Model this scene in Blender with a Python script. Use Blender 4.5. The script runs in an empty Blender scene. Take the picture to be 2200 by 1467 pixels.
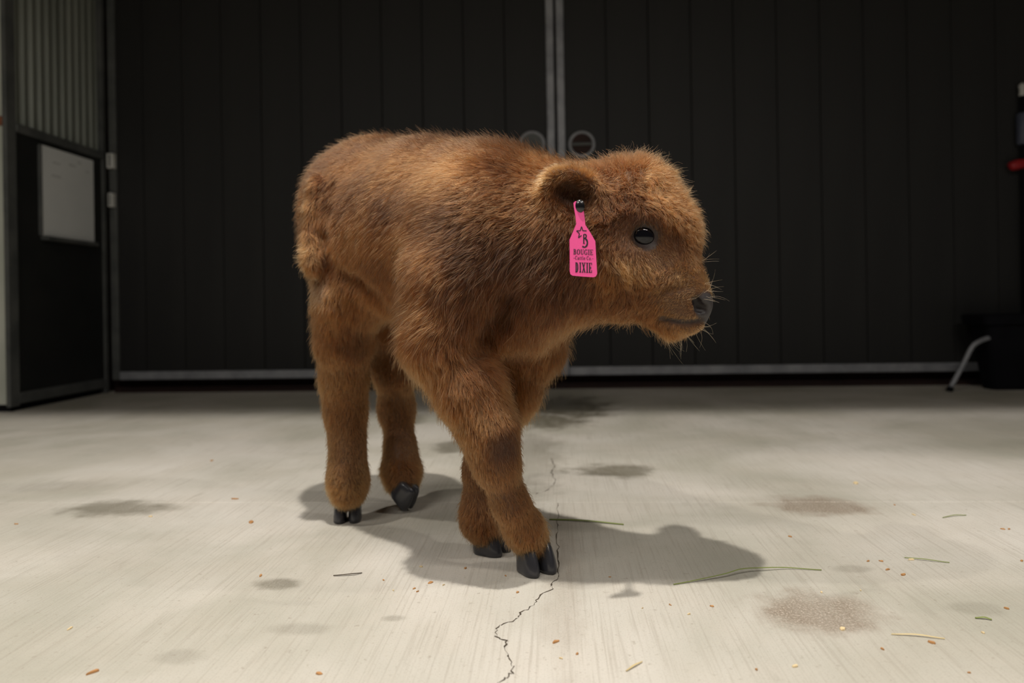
import bpy, bmesh, math, random, os
import numpy as np
from mathutils import Vector, Matrix
from mathutils.bvhtree import BVHTree
from mathutils.kdtree import KDTree

random.seed(7)
rng = np.random.default_rng(11)
scene = bpy.context.scene
COL = scene.collection

# ------------------------------------------------------------------ camera
W, HH = 2200, 1467
CAM_H = 0.41                      # lens height above the floor
LENS = 26.0
F = LENS / 36.0 * W               # focal length in pixels
CX, CY = 1100.0, 655.0            # principal point (vertical shift keeps uprights parallel)
YAW, ROLL = math.radians(3.18), math.radians(0.9)
fwd = Vector((-math.sin(YAW), math.cos(YAW), 0))
rgt0 = Vector((math.cos(YAW), math.sin(YAW), 0))
up0 = Vector((0, 0, 1))
rgt = rgt0 * math.cos(ROLL) - up0 * math.sin(ROLL)
up = up0 * math.cos(ROLL) + rgt0 * math.sin(ROLL)
CAM = Vector((0, 0, CAM_H))
cam_d = bpy.data.cameras.new('camera')
cam_d.lens = LENS
cam_d.sensor_width = 36.0
cam_d.sensor_fit = 'HORIZONTAL'
cam_d.shift_y = -(HH / 2 - CY) / W
cam_d.clip_start = 0.05
cam_d.dof.use_dof = True
cam_d.dof.focus_distance = 1.07
cam_d.dof.aperture_fstop = 3.2
cam = bpy.data.objects.new('camera', cam_d)
COL.objects.link(cam)
m3 = Matrix((rgt, up, -fwd)).transposed()
cam.matrix_world = Matrix.Translation(CAM) @ m3.to_4x4()
scene.camera = cam


def ray(px, py):
    return fwd + rgt * ((px - CX) / F) + up * (-(py - CY) / F)


def P(px, py, d):
    """point seen at a pixel, d metres in front of the lens"""
    return CAM + ray(px, py) * d


def ground(px, py, z=0.0):
    r = ray(px, py)
    return CAM + r * ((z - CAM_H) / r.z)


def on_y(px, py, y):
    r = ray(px, py)
    return CAM + r * ((y - CAM.y) / r.y)


def on_x(px, py, x):
    r = ray(px, py)
    return CAM + r * ((x - CAM.x) / r.x)


# ------------------------------------------------------------------ light and exposure
scene.view_settings.view_transform = 'Standard'
scene.view_settings.look = 'None'
scene.view_settings.gamma = 1.0
scene.view_settings.use_curve_mapping = False
scene.view_settings.exposure = 0.0
world = bpy.data.worlds.new('barn_air')
scene.world = world
world.use_nodes = True
world.node_tree.nodes['Background'].inputs[0].default_value = (0.9, 0.95, 1.0, 1)
world.node_tree.nodes['Background'].inputs[1].default_value = 0.014


def lamp(name, x, d, z, power, radius, color=(1.0, 0.945, 0.87)):
    l = bpy.data.lights.new(name, 'AREA')
    l.shape = 'DISK'
    l.size = radius * 2
    l.energy = power
    l.color = color
    o = bpy.data.objects.new(name, l)
    o.location = rgt0 * x + fwd * d + Vector((0, 0, z))
    COL.objects.link(o)
    return o


# small round lamps in a row over the calf, and two unseen long fill lamps added behind the lens to brighten the calf's front
lamp('ceiling_lamp', -0.20, 0.70, 2.9, 72, 0.028)
lamp('ceiling_lamp', -1.7, 0.75, 2.9, 30, 0.028)
lamp('ceiling_lamp', 2.2, 0.75, 2.9, 24, 0.028)
for tx_ in (-1.2, 1.2):
    t_ = lamp('fill_lamp', tx_, -0.5, 2.35, 31, 0.1)
    t_.data.shape = 'RECTANGLE'
    t_.data.size, t_.data.size_y = 1.2, 0.16


# ------------------------------------------------------------------ helpers
def tag(o, label=None, cat=None, group=None, kind=None):
    if label:
        o['label'] = label
    if cat:
        o['category'] = cat
    if group:
        o['group'] = group
    if kind:
        o['kind'] = kind
    return o


def empty(name, loc=(0, 0, 0), rz=0.0):
    o = bpy.data.objects.new(name, None)
    o.location = loc
    o.rotation_euler = (0, 0, rz)
    o.empty_display_size = 0.1
    COL.objects.link(o)
    return o


def link(name, me, mat=None, parent=None, smooth=False):
    o = bpy.data.objects.new(name, me)
    COL.objects.link(o)
    if mat is not None and not me.materials:
        me.materials.append(mat)
    if smooth:
        me.shade_smooth()
    if parent is not None:
        o.parent = parent
        # parents are unrotated empties or identity meshes at known spots
        o.matrix_parent_inverse = parent_world(parent).inverted()
    return o


def parent_world(o):
    m = o.matrix_basis.copy()
    p = o.parent
    if p is not None:
        m = parent_world(p) @ o.matrix_parent_inverse @ m
    return m


def mesh_from(name, v, f):
    me = bpy.data.meshes.new(name)
    me.from_pydata([tuple(x) for x in v], [], f)
    me.update()
    return me


def box_mesh(name, lo, hi, bevel=0.0, seg=1):
    bm = bmesh.new()
    bmesh.ops.create_cube(bm, size=1)
    lo, hi = Vector(lo), Vector(hi)
    for v in bm.verts:
        v.co = Vector(((lo[i] + hi[i]) / 2 + v.co[i] * (hi[i] - lo[i])) for i in range(3))
    if bevel > 0:
        bmesh.ops.bevel(bm, geom=list(bm.edges), offset=bevel, segments=seg, affect='EDGES', profile=0.5)
    me = bpy.data.meshes.new(name)
    bm.to_mesh(me)
    bm.free()
    return me


def box(name, lo, hi, mat, parent=None, bevel=0.0, seg=1):
    return link(name, box_mesh(name, lo, hi, bevel, seg), mat, parent)


def tube_mesh(name, pts, radii, seg=12, caps=True):
    pts = [Vector(p) for p in pts]
    if not hasattr(radii, '__len__'):
        radii = [radii] * len(pts)
    v, f = [], []
    prev = None
    for i, p in enumerate(pts):
        t = (pts[min(i + 1, len(pts) - 1)] - pts[max(i - 1, 0)]).normalized()
        if prev is None:
            a = t.orthogonal().normalized()
        else:
            a = (prev - t * prev.dot(t)).normalized()
        prev = a
        b = t.cross(a)
        for k in range(seg):
            an = 2 * math.pi * k / seg
            v.append(p + (a * math.cos(an) + b * math.sin(an)) * radii[i])
    for i in range(len(pts) - 1):
        for k in range(seg):
            k2 = (k + 1) % seg
            f.append((i * seg + k, i * seg + k2, (i + 1) * seg + k2, (i + 1) * seg + k))
    if caps:
        f.append(tuple(range(seg))[::-1])
        f.append(tuple((len(pts) - 1) * seg + k for k in range(seg)))
    return mesh_from(name, v, f)


def smooth_path(pts, n=6):
    """Catmull-Rom through the points"""
    pts = [Vector(p) for p in pts]
    q = [pts[0] * 2 - pts[1]] + pts + [pts[-1] * 2 - pts[-2]]
    out = []
    for i in range(1, len(q) - 2):
        for k in range(n):
            t = k / n
            a, b, c, d = q[i - 1], q[i], q[i + 1], q[i + 2]
            out.append(0.5 * ((2 * b) + (c - a) * t + (2 * a - 5 * b + 4 * c - d) * t * t + (3 * b - a - 3 * c + d) * t ** 3))
    out.append(pts[-1])
    return out


# ------------------------------------------------------------------ materials
def new_mat(name):
    m = bpy.data.materials.new(name)
    m.use_nodes = True
    nt = m.node_tree
    return m, nt, nt.nodes['Principled BSDF']


def N(nt, t, **kw):
    n = nt.nodes.new(t)
    for k, v in kw.items():
        setattr(n, k, v)
    return n


def noise_mat(name, c1, c2, scale=8.0, rough=0.6, metal=0.0, bump=0.0, stretch=(1, 1, 1), bump_scale=None, spec=0.5):
    m, nt, b = new_mat(name)
    tc = N(nt, 'ShaderNodeTexCoord')
    mp = N(nt, 'ShaderNodeMapping')
    mp.inputs['Scale'].default_value = stretch
    nt.links.new(tc.outputs['Object'], mp.inputs['Vector'])
    nz = N(nt, 'ShaderNodeTexNoise')
    nz.inputs['Scale'].default_value = scale
    nz.inputs['Detail'].default_value = 6
    nt.links.new(mp.outputs[0], nz.inputs['Vector'])
    cr = N(nt, 'ShaderNodeValToRGB')
    cr.color_ramp.elements[0].position = 0.3
    cr.color_ramp.elements[1].position = 0.7
    cr.color_ramp.elements[0].color = (*c1, 1)
    cr.color_ramp.elements[1].color = (*c2, 1)
    nt.links.new(nz.outputs['Fac'], cr.inputs[0])
    nt.links.new(cr.outputs[0], b.inputs['Base Color'])
    b.inputs['Roughness'].default_value = rough
    b.inputs['Metallic'].default_value = metal
    b.inputs['Specular IOR Level'].default_value = spec
    if bump:
        nb = N(nt, 'ShaderNodeTexNoise')
        nb.inputs['Scale'].default_value = bump_scale or scale * 6
        nt.links.new(mp.outputs[0], nb.inputs['Vector'])
        bp = N(nt, 'ShaderNodeBump')
        bp.inputs['Strength'].default_value = bump
        bp.inputs['Distance'].default_value = 0.002
        nt.links.new(nb.outputs['Fac'], bp.inputs['Height'])
        nt.links.new(bp.outputs[0], b.inputs['Normal'])
    return m
# ------------------------------------------------------------------ room materials
M_PLANK = noise_mat('black_plank', (0.018, 0.018, 0.0185), (0.027, 0.027, 0.0265), 5, 0.55, 0, 0.25, (1, 1, 0.12), 60, 0.3)
M_GALV = noise_mat('galvanised_steel', (0.25, 0.26, 0.285), (0.40, 0.41, 0.44), 14, 0.55, 0.35, 0.1)
M_GALV_DARK = noise_mat('weathered_steel', (0.07, 0.075, 0.075), (0.13, 0.135, 0.13), 10, 0.6, 0.2, 0.1)
M_TIN = noise_mat('corrugated_tin', (0.16, 0.175, 0.15), (0.26, 0.275, 0.24), 6, 0.45, 0.5, 0.05, (1, 1, 0.2))
M_KICK = noise_mat('black_kick_panel', (0.010, 0.011, 0.011), (0.016, 0.017, 0.016), 6, 0.6)
M_BACK = noise_mat('red_brown_board', (0.018, 0.007, 0.006), (0.035, 0.014, 0.011), 9, 0.8)
M_PALE = noise_mat('pale_sheet', (0.50, 0.53, 0.46), (0.62, 0.64, 0.57), 4, 0.6)
M_RUST = noise_mat('rusty_bar', (0.16, 0.05, 0.02), (0.30, 0.11, 0.05), 30, 0.8)
M_WHITE = noise_mat('white_plastic', (0.55, 0.56, 0.53), (0.68, 0.68, 0.66), 20, 0.5)
M_BOARD = noise_mat('whiteboard_face', (0.76, 0.79, 0.79), (0.86, 0.88, 0.88), 3, 0.35)
M_BLACKP = noise_mat('black_plastic', (0.004, 0.004, 0.006), (0.007, 0.007, 0.010), 12, 0.85, 0, 0, (1, 1, 1), None, 0.15)
M_SMUDGE = noise_mat('marker_smudge', (0.60, 0.62, 0.62), (0.72, 0.74, 0.74), 25, 0.6)
M_RED = noise_mat('red_plastic', (0.32, 0.01, 0.015), (0.42, 0.02, 0.025), 20, 0.35)
M_SLATE = noise_mat('slate_plastic', (0.05, 0.06, 0.09), (0.08, 0.09, 0.13), 16, 0.5)
M_CEIL = noise_mat('timber_ceiling', (0.20, 0.17, 0.13), (0.30, 0.26, 0.20), 4, 0.8)

# ------------------------------------------------------------------ floor of cast slabs
YW = 3.62                                   # face of the back doors
XL = -2.24                                  # face of the side partition


def floor_material():
    m, nt, b = new_mat('brushed_concrete')
    L = nt.links.new
    geo = N(nt, 'ShaderNodeNewGeometry')
    pos = geo.outputs['Position']

    def noise(scale, detail=4, stretch=None, rough=0.5, dist=0.0):
        src = pos
        if stretch:
            mp = N(nt, 'ShaderNodeMapping')
            mp.inputs['Scale'].default_value = stretch
            L(pos, mp.inputs['Vector'])
            src = mp.outputs[0]
        n = N(nt, 'ShaderNodeTexNoise')
        n.inputs['Scale'].default_value = scale
        n.inputs['Detail'].default_value = detail
        n.inputs['Roughness'].default_value = rough
        n.inputs['Distortion'].default_value = dist
        L(src, n.inputs['Vector'])
        return n.outputs['Fac']

    def math_(op, a, c=None, clamp=False):
        n = N(nt, 'ShaderNodeMath', operation=op, use_clamp=clamp)
        for i, x in enumerate((a, c)):
            if x is None:
                continue
            if isinstance(x, (int, float)):
                n.inputs[i].default_value = x
            else:
                L(x, n.inputs[i])
        return n.outputs[0]

    def remap(v, a, c, d=0.0, e=1.0):
        n = N(nt, 'ShaderNodeMapRange', interpolation_type='SMOOTHSTEP')
        L(v, n.inputs[0])
        for i, x in enumerate((a, c, d, e)):
            n.inputs[i + 1].default_value = x
        return n.outputs[0]

    def mix(fac, c1, c2, mode='MIX'):
        n = N(nt, 'ShaderNodeMix', data_type='RGBA', blend_type=mode)
        if isinstance(fac, (int, float)):
            n.inputs['Factor'].default_value = fac
        else:
            L(fac, n.inputs['Factor'])
        for k, c in ((6, c1), (7, c2)):
            if isinstance(c, tuple):
                n.inputs[k].default_value = (*c, 1)
            else:
                L(c, n.inputs[k])
        return n.outputs[2]

    cloud = remap(noise(1.7, 5, None, 0.55, 0.4), 0.32, 0.68)
    cloud2 = remap(noise(5.5, 6, None, 0.6, 0.3), 0.35, 0.7)
    col = mix(cloud, (0.375, 0.36, 0.30), (0.575, 0.545, 0.495))
    col = mix(math_('MULTIPLY', cloud2, 0.35), col, (0.50, 0.455, 0.39))
    # broom lines run away from the lens, with fine grain
    broom = noise(1.0, 3, (260, 5, 1), 0.6)
    grain = noise(420, 3, None, 0.7)
    col = mix(math_('MULTIPLY', remap(broom, 0.48, 0.70), 0.30), col, (0.27, 0.235, 0.19))
    col = mix(math_('MULTIPLY', remap(grain, 0.54, 0.72), 0.55), col, (0.26, 0.225, 0.185))
    pits = noise(95, 4, None, 0.65)
    col = mix(math_('MULTIPLY', remap(pits, 0.60, 0.72), 0.45), col, (0.24, 0.20, 0.155))
    scuff = noise(7, 5, (3.5, 0.9, 1), 0.6, 0.6)
    col = mix(math_('MULTIPLY', remap(scuff, 0.60, 0.78), 0.30), col, (0.25, 0.22, 0.175))
    # stains with their own outlines: (px, py, half width, half height, strength, colour, wetness)
    wob = noise(9, 4, None, 0.6)
    wob2 = noise(26, 4, None, 0.6)
    sep = N(nt, 'ShaderNodeSeparateXYZ')
    L(pos, sep.inputs[0])
    dark = (0.135, 0.12, 0.085)
    brown = (0.21, 0.16, 0.115)
    rough = 0.72
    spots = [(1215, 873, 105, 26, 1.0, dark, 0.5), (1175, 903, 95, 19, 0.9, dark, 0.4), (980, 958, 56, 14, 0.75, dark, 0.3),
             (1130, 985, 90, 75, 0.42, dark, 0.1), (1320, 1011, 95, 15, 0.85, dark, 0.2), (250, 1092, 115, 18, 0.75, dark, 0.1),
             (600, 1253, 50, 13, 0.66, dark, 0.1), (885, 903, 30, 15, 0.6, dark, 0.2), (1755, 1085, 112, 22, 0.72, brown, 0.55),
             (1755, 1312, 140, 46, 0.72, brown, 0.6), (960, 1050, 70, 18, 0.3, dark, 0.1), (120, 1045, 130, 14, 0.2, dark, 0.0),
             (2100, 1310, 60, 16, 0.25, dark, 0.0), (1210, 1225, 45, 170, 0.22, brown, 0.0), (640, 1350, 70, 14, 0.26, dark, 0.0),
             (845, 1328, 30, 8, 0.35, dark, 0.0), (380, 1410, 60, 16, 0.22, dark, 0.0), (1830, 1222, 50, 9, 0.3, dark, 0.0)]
    rs = None
    glint_speck = noise(300, 5, None, 0.75)
    for (px, py, hx, hy, st, c, wet) in spots:
        g0 = ground(px, py)
        gx = (ground(px + hx, py) - ground(px - hx, py)).length / 2
        gy = abs(ground(px, py - hy).y - ground(px, py + hy).y) / 2
        ux = math_('DIVIDE', math_('SUBTRACT', sep.outputs[0], g0.x), gx)
        uy = math_('DIVIDE', math_('SUBTRACT', sep.outputs[1], g0.y), gy)
        r = math_('SQRT', math_('ADD', math_('MULTIPLY', ux, ux), math_('MULTIPLY', uy, uy)))
        r = math_('ADD', r, math_('MULTIPLY', math_('SUBTRACT', wob, 0.5), 1.5))
        r = math_('ADD', r, math_('MULTIPLY', math_('SUBTRACT', wob2, 0.5), 0.8))
        k = math_('MULTIPLY', math_('MULTIPLY', remap(r, 1.25, 0.45), remap(math_('ADD', grain, math_('MULTIPLY', scuff, 0.6)), 0.45, 0.95, 0.55, 1.1)), st)
        col = mix(k, col, c)
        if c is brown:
            glint = math_('MULTIPLY', remap(glint_speck, 0.48, 0.66), math_('MULTIPLY', k, 1.1), True)
            col = mix(glint, col, (0.62, 0.54, 0.46))  # lamp glints painted into the colour as pale grains on brown patches
        if wet > 0:
            w = math_('MULTIPLY', k, wet)
            rs = w if rs is None else math_('MAXIMUM', rs, w)
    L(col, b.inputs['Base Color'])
    L(math_('SUBTRACT', rough, math_('MULTIPLY', rs, 0.75)), b.inputs['Roughness'])
    b.inputs['Specular IOR Level'].default_value = 0.4
    hgt = math_('ADD', math_('MULTIPLY', broom, 1.0), math_('MULTIPLY', grain, 0.5))
    bp = N(nt, 'ShaderNodeBump')
    bp.inputs['Strength'].default_value = 0.5
    bp.inputs['Distance'].default_value = 0.0016
    L(hgt, bp.inputs['Height'])
    L(bp.outputs[0], b.inputs['Normal'])
    return m


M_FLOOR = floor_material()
M_CRACK = noise_mat('crack_dirt', (0.03, 0.022, 0.014), (0.07, 0.05, 0.03), 60, 0.9)
floor = tag(empty('floor', (0, 0, 0)), 'pale brushed concrete barn floor with damp stains', kind='structure')
YJ = ground(700, 1079).y
box('floor_bed', (-4.6, -3.2, -0.14), (4.4, 4.4, -0.101), M_CRACK, floor)
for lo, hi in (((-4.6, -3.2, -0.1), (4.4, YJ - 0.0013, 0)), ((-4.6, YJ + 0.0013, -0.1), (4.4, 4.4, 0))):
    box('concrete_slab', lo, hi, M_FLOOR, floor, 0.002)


def crack(pixels, w):
    pts = []
    for (a, b_) in zip(pixels[:-1], pixels[1:]):
        for k in range(5):
            t = k / 5
            g = ground(a[0] + (b_[0] - a[0]) * t, a[1] + (b_[1] - a[1]) * t)
            pts.append(g + Vector((random.uniform(-1, 1), random.uniform(-1, 1), 0)) * 0.0025)
    pts.append(ground(*pixels[-1]))
    v, f = [], []
    for i, p in enumerate(pts):
        t = (pts[min(i + 1, len(pts) - 1)] - pts[max(i - 1, 0)]).normalized()
        s = Vector((-t.y, t.x, 0)) * w * random.choice((0.15, 0.4, 0.7, 1.0, 1.3))
        for z in (0.0005, -0.004):
            v += [Vector((p.x - s.x, p.y - s.y, z)), Vector((p.x + s.x, p.y + s.y, z))]
    for i in range(len(pts) - 1):
        a = i * 4
        f.append((a, a + 1, a + 5, a + 4))
    return link('crack', mesh_from('crack', v, f), M_CRACK, floor)


crack([(1200, 1240), (1187, 1255), (1185, 1264), (1158, 1282), (1148, 1299), (1131, 1309), (1113, 1322), (1112, 1330), (1080, 1342),
       (1066, 1353), (1065, 1366), (1086, 1377), (1085, 1388), (1096, 1408), (1101, 1430), (1102, 1446), (1080, 1461), (1060, 1480)], 0.0009)
crack([(1197, 1081), (1199, 1110), (1197, 1140), (1199, 1175), (1198, 1210), (1200, 1240)], 0.0009)
crack([(1186, 985), (1190, 1003), (1184, 1015), (1192, 1030), (1189, 1042), (1176, 1054), (1152, 1061)], 0.0010)

# ------------------------------------------------------------------ back doors of black planks in steel frames
wall_back = box('wall_back', (-4.6, YW + 0.07, 0), (4.4, YW + 0.17, 2.35), M_BACK)
tag(wall_back, 'dark red brown boards behind the black doors', kind='structure')
PW = 0.2035                                  # plank cover width
XC = on_y(1203, 800, YW).x                   # meeting line of the two doors
DOOR_TOP = 2.3


def barn_door(name, x0, x1, pull_px, label):
    d = tag(empty(name, ((x0 + x1) / 2, YW, 0)), label, kind='structure')
    zr = 0.062
    edge = x0 if name == 'door_1' else x1
    meet = x1 if name == 'door_1' else x0
    # meeting stile, outer stile, bottom and top rails
    sgn = -1 if name == 'door_1' else 1
    box('stile', (min(meet, meet + sgn * 0.038), YW - 0.012, zr), (max(meet, meet + sgn * 0.038), YW + 0.05, DOOR_TOP), M_GALV, d, 0.004)
    box('stile', (min(edge, edge - sgn * 0.038), YW - 0.012, zr), (max(edge, edge - sgn * 0.038), YW + 0.05, DOOR_TOP), M_GALV_DARK, d, 0.004)
    box('bottom_rail', (x0 + 0.039, YW - 0.012, zr), (x1 - 0.039, YW + 0.05, zr + 0.042), M_GALV, d, 0.004)
    box('top_rail', (x0 + 0.039, YW - 0.012, DOOR_TOP - 0.042), (x1 - 0.039, YW + 0.05, DOOR_TOP), M_GALV, d, 0.004)
    # tongue-and-groove planks, each one its own piece with a chamfered joint
    me = box_mesh('plank', (0.0012, 0, 0), (PW - 0.0012, 0.028, DOOR_TOP - zr - 0.084), 0.0022)
    me.materials.append(M_PLANK)
    a, b_ = x0 + 0.038, x1 - 0.038
    n = int((b_ - a) / PW)
    for i in range(n + 1):
        w = min(PW, b_ - a - i * PW)
        if w < 0.01:
            continue
        o = bpy.data.objects.new('plank', me)
        COL.objects.link(o)
        o.parent = d
        xx = (a + i * PW) if sgn > 0 else (b_ - i * PW - w)
        o.location = (xx - (x0 + x1) / 2, random.uniform(-0.0008, 0.0008), zr + 0.042)
        o.scale = (w / PW, 1, 1)
    # round recessed pull: steel ring with a dark cup
    c = on_y(*pull_px, YW)
    ring_v, ring_f, seg = [], [], 40
    prof = [(0.066, 0.0), (0.064, -0.010), (0.058, -0.013), (0.052, -0.010), (0.050, 0.004)]
    for k in range(seg):
        an = 2 * math.pi * k / seg
        for r, y in prof:
            ring_v.append((c.x + r * math.cos(an), YW - 0.001 + y, c.z + r * math.sin(an)))
    m = len(prof)
    for k in range(seg):
        for j in range(m - 1):
            ring_f.append((k * m + j, ((k + 1) % seg) * m + j, ((k + 1) % seg) * m + j + 1, k * m + j + 1))
    pull = link('door_pull', mesh_from('door_pull', ring_v, ring_f), M_GALV, d, True)
    cv = [(c.x, YW + 0.0, c.z)] + [(c.x + 0.051 * math.cos(2 * math.pi * k / seg), YW - 0.004, c.z + 0.051 * math.sin(2 * math.pi * k / seg)) for k in range(seg)]
    link('pull_cup', mesh_from('pull_cup', cv, [(0, 1 + (k + 1) % seg, 1 + k) for k in range(seg)]), M_BACK if name == 'door_2' else M_GALV_DARK, pull, True)
    box('pull_bar', (c.x - 0.05, YW - 0.012, c.z - 0.007), (c.x + 0.05, YW - 0.005, c.z + 0.007), M_GALV_DARK, pull, 0.002)
    return d


barn_door('door_1', on_y(243, 800, YW).x, XC - 0.006, (1143, 310), 'black plank sliding barn door beside the whiteboard partition')
barn_door('door_2', XC + 0.006, XC + 0.006 + PW * 13 + 0.076, (1250, 310), 'black plank sliding barn door behind the calf\'s head and the tub')
SILL = box('trim_1', (-2.2, YW - 0.03, 0), (3.0, YW + 0.06, 0.012), M_BACK)
tag(SILL, 'dark red brown threshold under the black doors', kind='structure')

# ------------------------------------------------------------------ side partition with corrugated tin over a black kick panel
YE = 2.95
wl = tag(empty('wall_left', (XL, (YE + YW) / 2, 0)), 'stable partition of corrugated tin above a black kick panel', kind='structure')
ZT = 1.17
box('kick_panel', (XL - 0.04, YE + 0.03, 0.075), (XL - 0.004, YW - 0.045, ZT), M_KICK, wl)
box('gap_shade', (XL - 0.035, YE + 0.03, 0.0), (XL - 0.02, YW - 0.03, 0.03), M_BLACKP, wl)  # black strip stands in for the shade under the kick panel
box('bottom_rail', (XL - 0.045, YE + 0.03, 0.028), (XL + 0.004, YW - 0.045, 0.075), M_GALV_DARK, wl, 0.003)
box('cap_rail', (XL - 0.045, YE + 0.03, ZT), (XL + 0.008, YW - 0.045, ZT + 0.036), M_GALV_DARK, wl, 0.003)
box('corner_post', (XL - 0.045, YW - 0.045, 0.0), (XL + 0.004, YW - 0.012, 2.33), M_GALV_DARK, wl, 0.003)
box('end_post', (XL - 0.012, YE - 0.03, 0.02), (XL + 0.006, YE + 0.03, 2.33), M_GALV_DARK, wl, 0.003)
sv, sf = [], []
nseg = 132
for i in range(nseg + 1):
    y = YE + 0.03 + (YW - 0.045 - YE - 0.03) * i / nseg
    ph = (y - YE) / 0.052 * 2 * math.pi
    xo = XL - 0.022 + 0.011 * math.tanh(1.8 * math.sin(ph))
    sv += [(xo, y, ZT + 0.034), (xo, y, 2.33)]
for i in range(nseg):
    sf.append((2 * i, 2 * i + 2, 2 * i + 3, 2 * i + 1))
link('corrugated_sheet', mesh_from('corrugated_sheet', sv, sf), M_TIN, wl, True)
wf = tag(empty('wall_front', (XL - 1.2, YE, 0)), 'pale sheet metal wall ending at the partition\'s grey post', kind='structure')
box('lower_sheet', (-4.6, YE - 0.01, 0.03), (XL - 0.0125, YE + 0.02, 1.185), M_PALE, wf)
box('rust_bar', (-4.6, YE - 0.022, 1.186), (XL - 0.0125, YE + 0.02, 1.222), M_RUST, wf, 0.003)
box('upper_sheet', (-4.6, YE - 0.01, 1.223), (XL - 0.0125, YE + 0.02, 2.33), M_PALE, wf)
box('gap_shade', (-4.6, YE - 0.0, 0.0), (XL - 0.0125, YE + 0.02, 0.03), M_BLACKP, wf)  # black strip in place of the shade below the pale sheet

# hay loft over the doors keeps the lamps off the back of the room
loft = box('ceiling', (-4.6, 1.085, 2.35), (4.4, YW + 0.17, 2.47), M_CEIL)
tag(loft, 'low timber loft over the black doors', kind='structure')

# whiteboard on the kick panel
wb = tag(empty('whiteboard', (XL, 3.29, 0.76)), 'grey white dry-erase board hung on the black kick panel', 'whiteboard')
y0, y1, z0, z1 = on_x(86, 420, XL).y, on_x(197, 430, XL).y, on_x(92, 507, XL).z, on_x(86, 311, XL).z
box('board_panel', (XL - 0.002, y0, z0), (XL + 0.012, y1, z1), M_BOARD, wb, 0.002)
box('pen_tray', (XL - 0.002, y0, z0 - 0.018), (XL + 0.034, y1, z0 - 0.001), M_GALV_DARK, wb, 0.003)
box('edge_strip', (XL - 0.002, y0 - 0.012, z0), (XL + 0.014, y0 - 0.0005, z1), M_GALV_DARK, wb, 0.002)
for (sy, sz, w, h) in ((0.18, 0.34, 0.05, 0.012), (0.24, 0.36, 0.03, 0.015), (0.07, 0.33, 0.05, 0.01), (0.06, 0.27, 0.06, 0.012), (0.30, 0.33, 0.03, 0.01)):
    box('marker_smudge', (XL + 0.0121, y0 + sy, z0 + sz), (XL + 0.0126, y0 + sy + w, z0 + sz + h), M_SMUDGE, wb)

for (px, py, w, h, lab) in ((239, 346, 0.034, 0.075, 'small white plastic block on the door edge, level with the whiteboard\'s top'),
                            (240, 430, 0.026, 0.070, 'small white plastic block on the door edge, level with the whiteboard\'s middle')):
    c = on_y(px, py, YW - 0.03)
    g = tag(empty('door_guide', (c.x, YW, c.z)), lab, 'door guide', 'white guide blocks on the door edge')
    box('block', (c.x - w / 2, YW - 0.045, c.z - h / 2), (c.x + w / 2, YW - 0.0125, c.z + h / 2), M_WHITE, g, 0.004, 2)
    box('groove', (c.x - w * 0.12, YW - 0.0465, c.z - h * 0.4), (c.x + w * 0.12, YW - 0.0452, c.z + h * 0.4), M_GALV_DARK, g)

# black tub with a bent tube leg, standing before the door
tb = ground(2134, 838)
tub = tag(empty('black_tub', (tb.x + 0.24, tb.y + 0.15, 0)), 'black plastic tub with a bent grey tube leg by the door', 'tub')
bx, by, tz = tb.x, tb.y, 0.335
tv, tf = [], []
zs = [0.0, 0.015, 0.285, 0.29, 0.292, 0.33, 0.335, 0.04]
grow = [0.0, 0.004, 0.034, 0.036, 0.056, 0.060, 0.048, -0.01]
for z, gr in zip(zs, grow):
    x0_, x1_, y0_, y1_ = bx - gr, bx + 0.5 + gr, by - gr, by + 0.10 + gr
    cr = 0.03
    for (cx_, cy_, a0) in ((x1_ - cr, y1_ - cr, 0), (x0_ + cr, y1_ - cr, 90), (x0_ + cr, y0_ + cr, 180), (x1_ - cr, y0_ + cr, 270)):
        for k in range(5):
            an = math.radians(a0 + 90 * k / 4)
            tv.append((cx_ + cr * math.cos(an), cy_ + cr * math.sin(an), z))
for i in range(len(zs) - 1):
    for k in range(20):
        k2 = (k + 1) % 20
        tf.append((i * 20 + k, i * 20 + k2, (i + 1) * 20 + k2, (i + 1) * 20 + k))
tf.append(tuple(range(20))[::-1])
tf.append(tuple((len(zs) - 1) * 20 + k for k in range(20)))
link('tub_shell', mesh_from('tub_shell', tv, tf), M_BLACKP, tub)
g0 = ground(2041, 841)
leg = [g0 + Vector((0, 0, 0.012)), P(2068, 785, (g0 - CAM).dot(fwd)), P(2085, 751, (g0 - CAM).dot(fwd)), P(2096, 738, (g0 - CAM).dot(fwd)),
       P(2117, 728, (g0 - CAM).dot(fwd) + 0.01), P(2150, 720, (g0 - CAM).dot(fwd) + 0.05)]
tl = link('tube_leg', tube_mesh('tube_leg', smooth_path(leg, 5), 0.0105, 14), M_GALV, tub, True)
tl['label'] = 'bent light grey metal tube'
link('foot_cap', tube_mesh('foot_cap', [g0 + Vector((-0.004, 0, 0.0)), g0 + Vector((0.004, 0, 0.02))], 0.0135, 14), M_BLACKP, tl, True)

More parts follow.
